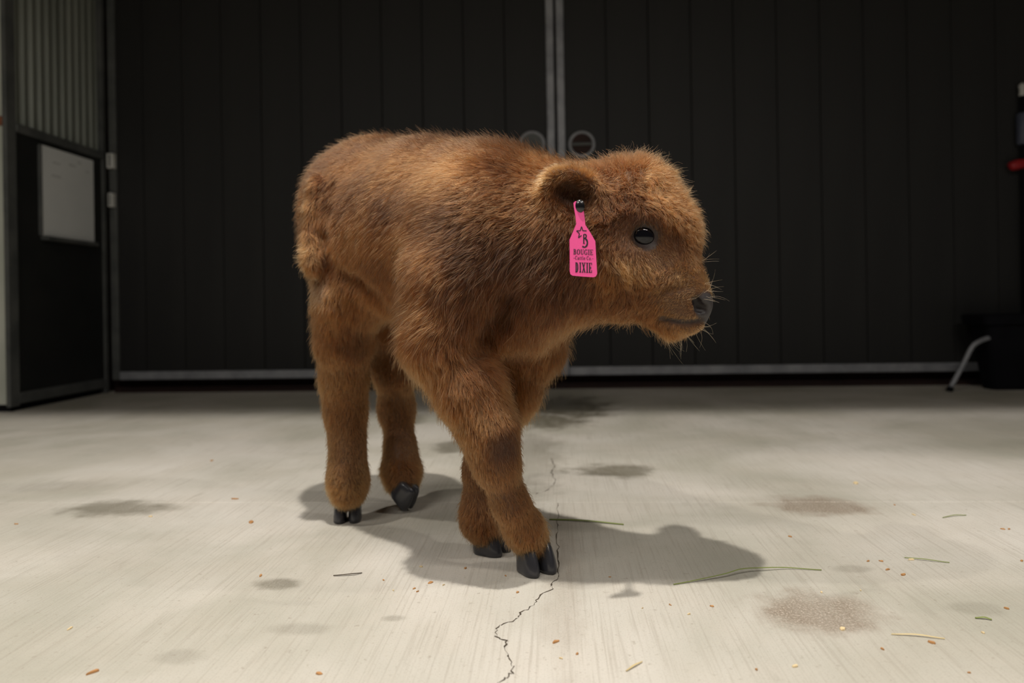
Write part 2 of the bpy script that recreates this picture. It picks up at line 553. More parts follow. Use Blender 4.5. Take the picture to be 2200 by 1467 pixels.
# dark upright tool with a red grip beside the tub
tx = on_y(2193, 300, YW - 0.03)
tool = tag(empty('hand_tool', (tx.x, tx.y, 0)), 'dark upright tool with slate sleeve and red grip against the door', 'tool')
z_of = lambda py: on_y(2193, py, YW - 0.03).z
link('shaft', tube_mesh('shaft', [(tx.x + 0.01, tx.y, 0.0), (tx.x + 0.01, tx.y, z_of(205))], 0.012, 12), M_BLACKP, tool, True)
link('sleeve', tube_mesh('sleeve', [(tx.x + 0.01, tx.y, z_of(311)), (tx.x + 0.01, tx.y, z_of(309)), (tx.x + 0.01, tx.y, z_of(246)), (tx.x + 0.01, tx.y, z_of(243))], [0.02, 0.027, 0.027, 0.02], 16), M_SLATE, tool, True)
link('red_grip', tube_mesh('red_grip', smooth_path([(tx.x - 0.06, tx.y - 0.01, z_of(360)), (tx.x - 0.045, tx.y - 0.01, z_of(357)), (tx.x - 0.02, tx.y - 0.01, z_of(354)), (tx.x + 0.02, tx.y - 0.01, z_of(352)), (tx.x + 0.05, tx.y - 0.01, z_of(352))], 4),
     [0.006, 0.016, 0.02, 0.022, 0.022, 0.023, 0.024, 0.024, 0.024, 0.023, 0.022, 0.021, 0.02, 0.018, 0.016, 0.014, 0.008], 14), M_RED, tool, True)
link('white_cap', tube_mesh('white_cap', [(tx.x + 0.01, tx.y, z_of(208)), (tx.x + 0.01, tx.y, z_of(204)), (tx.x + 0.01, tx.y, z_of(196)), (tx.x + 0.01, tx.y, z_of(184)), (tx.x + 0.01, tx.y, z_of(179))], [0.01, 0.015, 0.012, 0.016, 0.006], 14), M_WHITE, tool, True)
# ------------------------------------------------------------------ the calf: one continuous body grown from blended solids
VOX = 0.0036
GLO = np.array([-0.60, 0.86, -0.02], dtype=np.float32)
GHI = np.array([0.44, 1.74, 0.76], dtype=np.float32)
NG = np.ceil((GHI - GLO) / VOX).astype(int) + 1
field = np.full(tuple(NG), 1.0, dtype=np.float32)
AX = [GLO[i] + VOX * np.arange(NG[i], dtype=np.float32) for i in range(3)]


def block(lo, hi, pad):
    sl = []
    for i in range(3):
        a = max(0, int((lo[i] - pad - GLO[i]) / VOX))
        b = min(NG[i], int((hi[i] + pad - GLO[i]) / VOX) + 2)
        sl.append(slice(a, max(b, a + 1)))
    return tuple(sl)


def coords(sl):
    return (AX[0][sl[0]][:, None, None], AX[1][sl[1]][None, :, None], AX[2][sl[2]][None, None, :])


def combine(sl, d, k, sub=False):
    a = field[sl]
    if sub:
        d = -d
        h = np.maximum(k - np.abs(a - d), 0) / k
        field[sl] = np.maximum(a, d) + h * h * k * 0.25
    else:
        h = np.maximum(k - np.abs(a - d), 0) / k
        field[sl] = np.minimum(a, d) - h * h * k * 0.25


def cone(a, b, k=0.03, sub=False):
    """tapered capsule between two (px, py, depth, radius in px) stations"""
    pa, pb = np.array(P(*a[:3])), np.array(P(*b[:3]))
    ra, rb = a[3] * a[2] / F, b[3] * b[2] / F
    r = max(ra, rb)
    sl = block(np.minimum(pa, pb), np.maximum(pa, pb), r + k + 0.035)
    x, y, z = coords(sl)
    ba = pb - pa
    l2 = float(ba @ ba)
    h = ((x - pa[0]) * ba[0] + (y - pa[1]) * ba[1] + (z - pa[2]) * ba[2]) / max(l2, 1e-9)
    h = np.clip(h, 0, 1)
    d = np.sqrt((x - pa[0] - h * ba[0]) ** 2 + (y - pa[1] - h * ba[1]) ** 2 + (z - pa[2] - h * ba[2]) ** 2) - (ra + (rb - ra) * h)
    combine(sl, d.astype(np.float32), k, sub)


def chain(st, k=0.02):
    for a, b in zip(st[:-1], st[1:]):
        cone(a, b, k)


def ell(c, radii, axes, k=0.04, sub=False):
    pc = np.array(P(*c))
    r = max(radii)
    sl = block(pc, pc, r + k + 0.035)
    x, y, z = coords(sl)
    q0 = q1 = 0
    for rad, ax in zip(radii, axes):
        t = (x - pc[0]) * ax[0] + (y - pc[1]) * ax[1] + (z - pc[2]) * ax[2]
        q0 = q0 + (t / rad) ** 2
        q1 = q1 + (t / (rad * rad)) ** 2
    k0 = np.sqrt(q0)
    k1 = np.sqrt(q1) + 1e-6
    combine(sl, (k0 * (k0 - 1) / k1).astype(np.float32), k, sub)


def heading(deg, pitch=0.0):
    t, p = math.radians(deg), math.radians(pitch)
    h = rgt0 * math.cos(t) - fwd * math.sin(t)
    n = -rgt0 * math.sin(t) - fwd * math.cos(t)      # the side turned to the lens
    a = h * math.cos(p) + up0 * math.sin(p)
    v = up0 * math.cos(p) - h * math.sin(p)
    return (a, n, v)


# trunk
ell((808, 436, 1.44), (0.142, 0.105, 0.120), heading(30, -4), 0.05)
ell((900, 500, 1.315), (0.215, 0.122, 0.155), heading(45, -2), 0.05)
ell((1050, 525, 1.19), (0.150, 0.112, 0.138), heading(46), 0.05)
ell((1010, 440, 1.20), (0.120, 0.060, 0.062), heading(46, -4), 0.05)
ell((978, 560, 1.125), (0.080, 0.042, 0.125), heading(40), 0.05)
# haunches
cone((772, 470, 1.41, 90), (742, 660, 1.380, 58), 0.08)
cone((850, 500, 1.51, 85), (850, 690, 1.50, 56), 0.05)
ell((734, 510, 1.45), (0.056, 0.060, 0.110), heading(30), 0.06)
# near hind leg
chain([(742, 650, 1.380, 56), (737, 740, 1.400, 47), (739, 820, 1.428, 40), (743, 890, 1.440, 34), (747, 960, 1.425, 27), (747, 1010, 1.41, 25),
       (748, 1038, 1.412, 26), (748, 1063, 1.412, 23)], 0.04)
# far hind leg
chain([(850, 690, 1.50, 56), (848, 790, 1.53, 42), (852, 880, 1.555, 32), (860, 960, 1.535, 27), (862, 1000, 1.52, 28),
       (864, 1018, 1.505, 28), (865, 1040, 1.497, 22)], 0.03)
# near fore leg
chain([(965, 600, 1.125, 95), (958, 730, 1.13, 84), (1012, 840, 1.105, 66), (1050, 925, 1.088, 54), (1066, 995, 1.092, 41),
       (1096, 1080, 1.115, 31), (1126, 1135, 1.138, 33), (1142, 1164, 1.145, 30)], 0.03)
# far fore leg
chain([(1140, 620, 1.235, 88), (1135, 740, 1.245, 66), (1095, 840, 1.25, 54), (1050, 930, 1.245, 43), (1036, 1010, 1.235, 36),
       (1031, 1090, 1.232, 34), (1034, 1120, 1.228, 33), (1044, 1142, 1.225, 27)], 0.02)
# neck, brisket, throat
cone((1080, 490, 1.17, 138), (1230, 500, 1.115, 112), 0.05)
cone((1230, 500, 1.115, 112), (1330, 470, 1.108, 98), 0.05)
cone((1120, 660, 1.155, 88), (1195, 600, 1.115, 82), 0.05)
cone((1195, 600, 1.115, 72), (1320, 610, 1.10, 62), 0.05)
# head
cone((1370, 440, 1.105, 84), (1422, 500, 1.092, 68), 0.04)
cone((1422, 505, 1.092, 68), (1464, 618, 1.072, 43), 0.03)
cone((1472, 630, 1.070, 45), (1488, 652, 1.066, 41), 0.03)
cone((1345, 590, 1.092, 70), (1450, 682, 1.072, 36), 0.04)
cone((1335, 555, 1.060, 52), (1400, 600, 1.062, 40), 0.04)
cone((1450, 690, 1.070, 28), (1487, 688, 1.065, 20), 0.015)
# brow ridge above the eye
cone((1345, 470, 1.050, 22), (1410, 468, 1.045, 20), 0.03)
# ear turned to the lens
ea = (P(1168, 392, 1.035) - P(1290, 436, 1.055)).normalized()
en = (-fwd * 0.93 - up0 * 0.25 - rgt0 * 0.15)
en = (en - ea * en.dot(ea)).normalized()
eb = en.cross(ea).normalized()
cone((1300, 440, 1.075, 26), (1262, 428, 1.050, 24), 0.02)
ell((1228, 412, 1.042), (0.047, 0.017, 0.033), (ea, en, eb), 0.02)
# far ear
ell((1345, 398, 1.185), (0.017, 0.038, 0.028), heading(10), 0.03)
# hollows: ear cup, eye socket, nostril, mouth
pc = P(1226, 412, 1.042) + en * 0.017
dd = (pc - CAM).dot(fwd)
ell((CX + F * (pc - CAM).dot(rgt) / dd, CY - F * (pc - CAM).dot(up) / dd, dd), (0.036, 0.020, 0.023), (ea, en, eb), 0.010, True)



def fdepth(px, py):
    """depth at which the ray of a pixel first meets the solid"""
    t = np.arange(0.9, 1.75, 0.0008)
    r = np.array(ray(px, py))
    p = np.array(CAM)[None] + r[None] * t[:, None]
    i = np.round((p - GLO) / VOX).astype(int)
    ok = np.all((i >= 0) & (i < NG), axis=1)
    i = np.clip(i, 0, NG - 1)
    h = (field[i[:, 0], i[:, 1], i[:, 2]] < 0) & ok
    return float(t[np.argmax(h)]) if h.any() else None


# eye socket, nostrils, mouth line, fold above the muzzle
e_ = fdepth(1384, 507)
cone((1381, 507, e_ - 0.004, 20), (1388, 507, e_ - 0.004, 20), 0.012, True)
n_ = fdepth(1500, 653)
cone((1494, 644, n_ + 0.001, 9), (1502, 660, n_ + 0.003, 12), 0.004, True)
cone((1502, 660, n_ + 0.003, 11), (1513, 664, n_ + 0.006, 8), 0.004, True)
MOUTH = [(1420, 680), (1432, 684), (1446, 688), (1460, 691), (1474, 692), (1488, 691), (1500, 689), (1509, 687)]
MD = [fdepth(*m_) for m_ in MOUTH]
for m0, m1, d0, d1 in zip(MOUTH[:-1], MOUTH[1:], MD[:-1], MD[1:]):
    if d0 and d1:
        cone((*m0, d0, 4), (*m1, d1, 4), 0.007, True)
FOLD = [(1418, 634), (1440, 622), (1465, 616), (1490, 614)]
FD = [fdepth(*m_) for m_ in FOLD]
for m0, m1, d0, d1 in zip(FOLD[:-1], FOLD[1:], FD[:-1], FD[1:]):
    if d0 and d1:
        cone((*m0, d0 - 0.001, 3.5), (*m1, d1 - 0.001, 3.5), 0.009, True)


def crease(px, r, k, sink=0.0):
    ds = [fdepth(*q) for q in px]
    for q0, q1, d0, d1 in zip(px[:-1], px[1:], ds[:-1], ds[1:]):
        if d0 and d1:
            cone((*q0, d0 + sink, r), (*q1, d1 + sink, r), k, True)


# folds of the coat: flank, armpit, beside the tail
crease([(735, 588), (770, 606), (805, 632), (845, 672)], 9, 0.03)
crease([(1098, 640), (1075, 680), (1048, 720), (1030, 752)], 10, 0.03)
crease([(712, 400), (703, 450), (700, 510), (704, 565), (700, 600)], 9, 0.025)
# tail hanging close beside the thigh
td = fdepth(690, 450) or 1.46
chain([(712, 372, 1.475, 22), (686, 402, td + 0.015, 20), (672, 450, td + 0.012, 17), (668, 510, td + 0.008, 16), (669, 555, td, 17), (672, 578, td, 12)], 0.008)


def surface_nets():
    f = field
    s = f < 0
    nx, ny, nz = f.shape
    c = np.zeros((nx - 1, ny - 1, nz - 1), dtype=np.uint8)
    for dx in (0, 1):
        for dy in (0, 1):
            for dz in (0, 1):
                c += s[dx:nx - 1 + dx, dy:ny - 1 + dy, dz:nz - 1 + dz]
    act = (c > 0) & (c < 8)
    idx = np.full(c.shape, -1, dtype=np.int64)
    cells = np.argwhere(act)
    idx[act] = np.arange(len(cells))
    acc = np.zeros((len(cells), 3))
    cnt = np.zeros(len(cells))
    i, j, k = cells.T
    corner = {}
    for dx in (0, 1):
        for dy in (0, 1):
            for dz in (0, 1):
                corner[(dx, dy, dz)] = f[i + dx, j + dy, k + dz].astype(np.float64)
    for a in corner:
        for ax in range(3):
            if a[ax] == 1:
                continue
            b = list(a)
            b[ax] = 1
            fa, fb = corner[a], corner[tuple(b)]
            cr = (fa < 0) != (fb < 0)
            t = np.where(cr, fa / np.where(cr, fa - fb, 1), 0)
            pos = np.tile(np.array(a, dtype=float), (len(cells), 1))
            pos[:, ax] = t
            acc += pos * cr[:, None]
            cnt += cr
    verts = (cells + acc / cnt[:, None]) * VOX + GLO
    faces = []
    for ax in range(3):
        sl0 = [slice(None)] * 3
        sl1 = [slice(None)] * 3
        sl0[ax], sl1[ax] = slice(0, -1), slice(1, None)
        d0, d1 = s[tuple(sl0)], s[tuple(sl1)]
        e = np.argwhere(d0 != d1)
        u, v = (ax + 1) % 3, (ax + 2) % 3
        ok = (e[:, u] > 0) & (e[:, v] > 0) & (e[:, u] < f.shape[u] - 1) & (e[:, v] < f.shape[v] - 1)
        e = e[ok]
        flip = d0[tuple(e.T)]
        q = []
        for du, dv in ((0, 0), (1, 0), (1, 1), (0, 1)):
            g = e.copy()
            g[:, u] -= du
            g[:, v] -= dv
            q.append(idx[tuple(g.T)])
        q = np.stack(q, 1)
        q = np.where(flip[:, None], q, q[:, ::-1])
        faces.append(q)
    return verts, np.concatenate(faces)


V, Q = surface_nets()
# relax: a few Laplacian passes take the voxel steps out
E = np.concatenate([Q[:, [0, 1]], Q[:, [1, 2]], Q[:, [2, 3]], Q[:, [3, 0]]])
for it in range(4):
    acc = np.zeros_like(V)
    deg = np.zeros(len(V))
    np.add.at(acc, E[:, 0], V[E[:, 1]])
    np.add.at(deg, E[:, 0], 1)
    V = V + (acc / deg[:, None] - V) * (0.5 if it % 2 == 0 else -0.3)


def mesh_np(name, v, f):
    me = bpy.data.meshes.new(name)
    n = f.shape[1]
    me.vertices.add(len(v))
    me.vertices.foreach_set('co', v.astype(np.float32).ravel())
    me.loops.add(f.size)
    me.loops.foreach_set('vertex_index', f.astype(np.int32).ravel())
    me.polygons.add(len(f))
    me.polygons.foreach_set('loop_start', np.arange(0, f.size, n, dtype=np.int32))
    me.polygons.foreach_set('loop_total', np.full(len(f), n, dtype=np.int32))
    me.update(calc_edges=True)
    me.validate()
    return me


body_me = mesh_np('calf_body', V, Q)
BVH = BVHTree.FromPolygons([tuple(x) for x in V], [tuple(x) for x in Q.tolist()])


def surf(px, py):
    """skin point under a pixel, and its normal"""
    r = ray(px, py).normalized()
    loc, nor, fi, dist = BVH.ray_cast(CAM, r)
    return loc, nor
# ------------------------------------------------------------------ calf: skin, coat, hooves, eye
def px_of(v):
    """pixel coordinates of world points (n x 3)"""
    r = v - np.array(CAM)
    d = r @ np.array(fwd)
    return CX + F * (r @ np.array(rgt)) / d, CY - F * (r @ np.array(up)) / d, d


def skin_material():
    m, nt, b = new_mat('calf_skin')
    at = N(nt, 'ShaderNodeAttribute', attribute_name='skin')
    nt.links.new(at.outputs['Color'], b.inputs['Base Color'])
    b.inputs['Roughness'].default_value = 0.5
    b.inputs['Specular IOR Level'].default_value = 0.35
    nz = N(nt, 'ShaderNodeTexNoise')
    nz.inputs['Scale'].default_value = 420
    bp = N(nt, 'ShaderNodeBump')
    bp.inputs['Strength'].default_value = 0.35
    bp.inputs['Distance'].default_value = 0.001
    nt.links.new(nz.outputs['Fac'], bp.inputs['Height'])
    nt.links.new(bp.outputs[0], b.inputs['Normal'])
    return m


M_SKIN = skin_material()
calf = link('calf', body_me, M_SKIN, None, True)
tag(calf, 'fluffy red brown calf stepping across the concrete with a pink ear tag', 'calf')

# bare muzzle skin: distance from the nose plate
nose_c = np.array([P(1510, 655, 1.048), P(1522, 668, 1.055), P(1522, 648, 1.075), P(1512, 676, 1.06)])
nose_r = np.array([0.0195, 0.017, 0.021, 0.014])


def bare(v):
    q = np.min(np.linalg.norm(v[:, None, :] - nose_c[None], axis=2) / nose_r[None], axis=1)
    return np.clip((1.12 - q) / 0.2, 0, 1)


EYE_P, EYE_N = surf(1384, 507)
mouth_line = np.array([surf(x, y)[0] for x, y in [(a[0] + (b[0] - a[0]) * k / 4, a[1] + (b[1] - a[1]) * k / 4) for a, b in zip(MOUTH[:-1], MOUTH[1:]) for k in range(4)]])
COAT = np.array((0.10, 0.040, 0.014))
bb = bare(V)
skin = COAT[None] * 0.8 * (1 - bb[:, None]) + np.array((0.048, 0.043, 0.044))[None] * bb[:, None]
ed = np.linalg.norm(V - np.array(EYE_P)[None], axis=1)
ke = np.clip((0.029 - ed) / 0.010, 0, 1)[:, None]
skin = skin * (1 - ke) + np.array((0.032, 0.021, 0.018)) * ke
ml = np.min(np.linalg.norm(V[:, None, :] - mouth_line[None], axis=2), axis=1)
km = np.clip((0.005 - ml) / 0.003, 0, 1)[:, None]
skin = skin * (1 - km) + np.array((0.05, 0.034, 0.028)) * km
nos = np.array([P(1502, 658, n_ + 0.004), P(1509, 663, n_ + 0.006), P(1496, 648, n_ + 0.003)])
kn = np.clip((0.0095 - np.min(np.linalg.norm(V[:, None, :] - nos[None], axis=2), axis=1)) / 0.003, 0, 1)[:, None]
skin = skin * (1 - kn) + np.array((0.012, 0.007, 0.007)) * kn
ca = body_me.attributes.new('skin', 'FLOAT_COLOR', 'POINT')
ca.data.foreach_set('color', np.concatenate([skin, np.ones((len(V), 1))], 1).astype(np.float32).ravel())

# coat guides: pixel, lie of the hair in the picture plane, length mm, lift deg, curl, tint (0 dark .. 1 golden), which also makes up for light: back darkened, legs lightened
G = [
    # back and flank
    (720, 330, -.6, .5, 20, 40, .1, 0.20), (780, 312, -.8, .1, 20, 45, .1, 0.20), (850, 310, -.8, .0, 22, 50, .1, 0.20), (930, 312, -.7, .0, 26, 55, .15, 0.20),
    (1020, 318, -.5, -.1, 28, 58, .2, 0.20), (1090, 340, -.5, -.1, 28, 55, .2, 0.20), (700, 420, -.5, .8, 18, 22, .1, 0.33), (770, 400, -.6, .8, 18, 20, .1, 0.33),
    (850, 420, -.7, .6, 20, 22, .1, 0.33), (760, 500, -.5, .9, 20, 20, .1, 0.53), (850, 520, -.6, .8, 22, 22, .15, 0.53), (830, 620, -.5, .9, 24, 22, .15, 0.49),
    (920, 420, -.85, .4, 24, 28, .2, 0.33), (930, 560, -.6, .8, 26, 24, .2, 0.43), (800, 680, -.3, 1, 24, 26, .2, 0.51), (860, 690, -.4, .9, 24, 24, .2, 0.51),
    # shoulder, neck, brisket
    (1000, 420, -.9, .25, 28, 34, .3, 0.28), (1000, 520, -.8, .5, 30, 30, .3, 0.25), (980, 640, -.45, .9, 28, 24, .25, 0.25), (910, 700, -.7, .7, 28, 30, .2, 0.49),
    (1080, 430, -.9, .2, 30, 36, .35, 0.33), (1090, 540, -.6, .75, 34, 30, .4, 0.23), (1080, 640, -.25, 1, 34, 24, .35, 0.21), (1160, 460, -.7, .5, 26, 30, .35, 0.31),
    (1170, 560, -.5, .8, 32, 26, .4, 0.23), (1170, 660, -.1, 1, 34, 26, .35, 0.25), (1190, 730, .1, 1, 30, 32, .3, 0.42), (1140, 760, .0, 1, 26, 26, .3, 0.39),
    (1250, 620, -.2, 1, 26, 24, .3, 0.25), (1300, 660, -.1, 1, 24, 28, .3, 0.35), (1250, 560, -.4, .9, 18, 18, .3, 0.25), (1180, 350, -.4, -.2, 26, 52, .3, 0.50),
    (1250, 365, -.2, -.2, 26, 50, .4, 0.50),
    # head
    (1310, 360, -.1, -.3, 26, 58, .6, 0.37), (1380, 350, .1, -.2, 26, 60, .7, 0.39), (1440, 375, .4, .1, 26, 55, .8, 0.56), (1480, 430, .5, .4, 20, 48, 1, 0.71),
    (1400, 420, .2, .8, 24, 42, 1, 0.69), (1350, 430, .0, .9, 24, 42, 1, 0.42), (1440, 460, .3, .9, 22, 42, 1, 0.76), (1490, 490, .4, .8, 17, 44, 1, 0.73),
    (1490, 550, .3, .9, 12, 38, .8, 0.52), (1310, 450, -.2, .9, 24, 40, .9, 0.37), (1320, 510, -.4, .8, 18, 30, .6, 0.37), (1355, 470, -.2, .4, 8, 20, .3, 0.27),
    (1410, 478, .3, .5, 7, 20, .3, 0.27), (1440, 520, .4, .9, 7, 20, .3, 0.22), (1425, 550, .4, .9, 7, 20, .3, 0.25), (1350, 525, -.5, .6, 7, 16, .2, 0.29),
    (1384, 540, .1, 1, 5, 16, .1, 0.29), (1340, 575, .5, .8, 18, 34, .7, 0.88), (1385, 580, .5, .8, 13, 30, .6, 0.78), (1310, 600, -.3, .9, 20, 28, .5, 0.53),
    (1350, 640, -.2, 1, 20, 26, .4, 0.35), (1370, 690, .0, 1, 22, 28, .3, 0.42), (1420, 715, .1, 1, 18, 34, .3, 0.52), (1455, 712, .2, 1, 9, 30, .3, 0.62),
    (1430, 600, -.6, .5, 8, 24, .4, 0.63), (1470, 590, -.7, .4, 9, 26, .4, 0.73), (1440, 640, -.7, .6, 5, 20, .2, 0.57), (1480, 625, -.8, .3, 5, 22, .2, 0.71),
    (1460, 672, -.6, .6, 4, 20, .1, 0.52), (1400, 660, -.4, .9, 12, 24, .3, 0.42), (1480, 702, .0, 1, 4, 24, .1, 0.52), (1505, 612, -.3, -.3, 5, 26, .2, 0.73),
    # ear: lit rim and shaded cup put into the tints
    (1175, 390, -.9, .1, 16, 45, .3, 0.90), (1200, 365, -.5, -.6, 13, 45, .3, 0.85), (1260, 372, .0, -.6, 13, 45, .3, 0.80), (1195, 440, -.4, .9, 16, 40, .4, 0.50),
    (1228, 410, -.2, .6, 8, 30, .3, 0.00), (1215, 400, -.4, .3, 8, 30, .3, 0.05), (1240, 425, .0, .8, 8, 30, .3, 0.00), (1285, 420, .1, .9, 16, 35, .6, 0.50), (1250, 440, .0, 1, 10, 30, .4, 0.30),
    # tail and haunch
    (664, 450, -.1, 1, 16, 30, .2, 0.61), (664, 550, -.1, 1, 22, 40, .9, 0.86), (700, 560, -.1, 1, 18, 22, .1, 0.51), (680, 620, -.1, 1, 14, 20, .1, 0.66),
    # hind legs
    (700, 680, -.1, 1, 20, 26, .1, 0.53), (760, 720, .1, 1, 18, 22, .1, 0.36), (735, 800, .0, 1, 14, 20, .1, 0.64), (745, 880, .0, 1, 12, 22, .1, 0.63), (747, 970, .0, 1, 9, 20, .0, 0.67),
    (748, 1030, .0, 1, 8, 28, .2, 0.67), (748, 1072, .0, 1, 10, 50, .3, 0.69), (715, 1070, -.4, .9, 15, 48, .2, 0.72), (782, 1070, .4, .9, 13, 48, .2, 0.69), (850, 780, .0, 1, 14, 20, .1, 0.49), (855, 880, .0, 1, 10, 20, .1, 0.55),
    (860, 960, .0, 1, 8, 18, .0, 0.52), (864, 1035, .0, 1, 11, 45, .3, 0.57), (830, 1035, -.6, .8, 15, 50, .2, 0.57), (895, 1030, .6, .8, 13, 50, .2, 0.59),
    # fore legs
    (930, 760, .1, 1, 26, 24, .2, 0.49), (1010, 760, .35, .9, 22, 22, .2, 0.44), (975, 850, .2, 1, 20, 26, .2, 0.52), (1040, 860, .35, .9, 16, 22, .2, 0.57), (1055, 900, .2, 1, 13, 24, .2, 0.67),
    (1075, 955, .1, 1, 9, 20, .1, 0.22), (1030, 960, .1, 1, 13, 24, .2, 0.62), (1070, 1010, .3, 1, 9, 20, .1, 0.57), (1095, 1075, .4, .9, 8, 18, .0, 0.59), (1128, 1125, .3, 1, 10, 24, .1, 0.59),
    (1145, 1165, .2, 1, 13, 36, .2, 0.62), (1105, 1160, -.2, 1, 12, 30, .2, 0.62), (1110, 850, .2, 1, 22, 34, .2, 0.52), (1020, 1050, .0, 1, 8, 18, .1, 0.42), (1015, 1125, -.1, 1, 13, 36, .2, 0.47), (1045, 1140, .1, 1, 14, 38, .2, 0.47), (1130, 800, .0, 1, 20, 26, .2, 0.39),
]
gp, gd, gl, glift, gcurl, gtint = [], [], [], [], [], []
for (x, y, dx, dy, ln, lift, curl, tint) in G:
    loc, nor = surf(x, y)
    if loc is None:
        best = None
        for k in range(1, 30):
            for an in range(0, 360, 30):
                q = surf(x + k * 4 * math.cos(math.radians(an)), y + k * 4 * math.sin(math.radians(an)))
                if q[0] is not None:
                    best = q
                    break
            if best:
                break
        loc, nor = best
    gp.append(loc)
    gd.append((rgt * dx - up * dy).normalized())
    gl.append(ln / 1000)
    glift.append(lift)
    gcurl.append(curl)
    gtint.append(tint)
gp, gd = np.array(gp), np.array(gd)
gl, glift, gcurl, gtint = map(np.array, (gl, glift, gcurl, gtint))

# vertex normals for smooth roots
fn = np.cross(V[Q[:, 2]] - V[Q[:, 0]], V[Q[:, 3]] - V[Q[:, 1]])
area = np.linalg.norm(fn, axis=1) / 2
VN = np.zeros_like(V)
for c in range(4):
    np.add.at(VN, Q[:, c], fn)
VN /= np.linalg.norm(VN, axis=1)[:, None] + 1e-12


def guide_weights(pts):
    out = []
    for a in range(0, len(pts), 40000):
        p = pts[a:a + 40000]
        d2 = ((p[:, None, :] - gp[None]) ** 2).sum(2)
        w = 1.0 / (d2 + 0.0003) ** 2.5
        out.append(w / w.sum(1)[:, None])
    return np.concatenate(out)


def wave(pts, scale, seed):
    """smooth pseudo-random vector field"""
    r = np.random.default_rng(seed)
    o = np.zeros_like(pts)
    for s, amp in ((1, 1.0), (2.1, 0.6), (4.3, 0.35)):
        for _ in range(3):
            k = r.normal(size=(3, 3)) * scale * s
            ph = r.uniform(0, 6.28, 3)
            o += amp * np.sin(pts @ k.T + ph)
    return o / 2.2


N_HAIR = 430000
fc = V[Q].mean(1)
flen = guide_weights(fc) @ gl
dens = area / np.sqrt(np.clip(flen, 0.005, 0.03)) * (1 - bare(fc))
# thinner coat on the side no one sees straight on
toward = (fn / (2 * area[:, None] + 1e-12)) @ np.array(-fwd)
dens *= np.where(toward > -0.25, 1.0, 0.45)
fed = np.linalg.norm(fc - np.array(EYE_P), axis=1)
dens *= fed > 0.0198
dens *= np.min(np.linalg.norm(fc[:, None, :] - mouth_line[None], axis=2), axis=1) > 0.003
dens *= fc[:, 2] > 0.012
cum = np.cumsum(dens)
fi = np.searchsorted(cum, rng.uniform(0, cum[-1], N_HAIR))
fi = np.clip(fi, 0, len(Q) - 1)
u, v_ = rng.random(N_HAIR), rng.random(N_HAIR)
wq = np.stack([(1 - u) * (1 - v_), u * (1 - v_), u * v_, (1 - u) * v_], 1)
root = (V[Q[fi]] * wq[:, :, None]).sum(1)
nrm = (VN[Q[fi]] * wq[:, :, None]).sum(1)
nrm /= np.linalg.norm(nrm, axis=1)[:, None]


def interp(root):
    gdir = np.empty_like(root)
    arr = np.empty((len(root), 4))
    src = np.stack([gl, glift, gcurl, gtint], 1)
    for a in range(0, len(root), 40000):
        w = guide_weights(root[a:a + 40000])
        gdir[a:a + 40000] = w @ gd
        arr[a:a + 40000] = w @ src
    return gdir, arr


gdir, arr = interp(root)
K = 6


def unit(a):
    return a / (np.linalg.norm(a, axis=1)[:, None] + 1e-9)


def strands(root, nrm, gdir, arr, jit, seed):
    r = np.random.default_rng(seed)
    n = len(root)
    ln = arr[:, 0] * r.uniform(0.65, 1.12, n)
    lift = np.radians(arr[:, 1]) * r.uniform(0.55, 1.4, n)
    fly = r.random(n) < 0.07
    ln = np.where(fly, ln * 1.3, ln)
    lift = np.where(fly, lift + 0.45, lift)
    curl = arr[:, 2]
    w1 = wave(root, 55, 3)          # locks
    w2 = wave(root, 190, 5)         # tufts
    d = gdir + 0.32 * w1 * (0.35 + curl[:, None]) + 0.30 * w2 * (0.25 + curl[:, None]) + jit * r.normal(size=(n, 3))
    t = d - nrm * (d * nrm).sum(1)[:, None]
    t = unit(t)
    side = np.cross(nrm, t)
    pts = np.empty((n, K, 3))
    pts[:, 0] = root - nrm * 0.0008
    p = pts[:, 0].copy()
    ph = r.uniform(0, 6.28, n) * 0.35 + (w1[:, 0] + w2[:, 1]) * 2.0
    for k in range(1, K):
        s = k / (K - 1)
        a = lift * (1.25 - 0.75 * s)
        dirv = t * np.cos(a)[:, None] + nrm * np.sin(a)[:, None]
        dirv = dirv + side * (np.sin(ph + s * 5.0) * 0.85 * curl * s)[:, None] + nrm * (np.cos(ph + s * 5.0) * 0.45 * curl * s)[:, None]
        dirv[:, 2] -= 0.16 * s
        p = p + unit(dirv) * (ln / (K - 1))[:, None]
        pts[:, k] = p
    return pts, ln, fly


pts, hlen, fly = strands(root, nrm, gdir, arr, 0.16, 21)
# clumping: tips drift to the tip of the nearest lock leader
NC = 42000
lead = rng.choice(N_HAIR, NC, replace=False)
kd = KDTree(NC)
for i, j in enumerate(lead):
    kd.insert(root[j], i)
kd.balance()
find = kd.find
own = np.fromiter((find(p)[1] for p in root), dtype=np.int64, count=N_HAIR)
ldr = lead[own]
cl = 0.34 + 0.28 * np.clip(arr[:, 2], 0, 1)
cl *= np.clip((hlen - 0.004) / 0.012, 0, 1) * np.where(fly, 0.1, 1.0) * rng.uniform(0.5, 1.2, N_HAIR)
for k in range(1, K):
    s = (k / (K - 1)) ** 1.3
    tgt = pts[ldr, k] + (root - root[ldr]) * (1 - 0.8 * s)
    pts[:, k] += (tgt - pts[:, k]) * (cl * s)[:, None]
pts[:, :, 2] = np.maximum(pts[:, :, 2], 0.002)

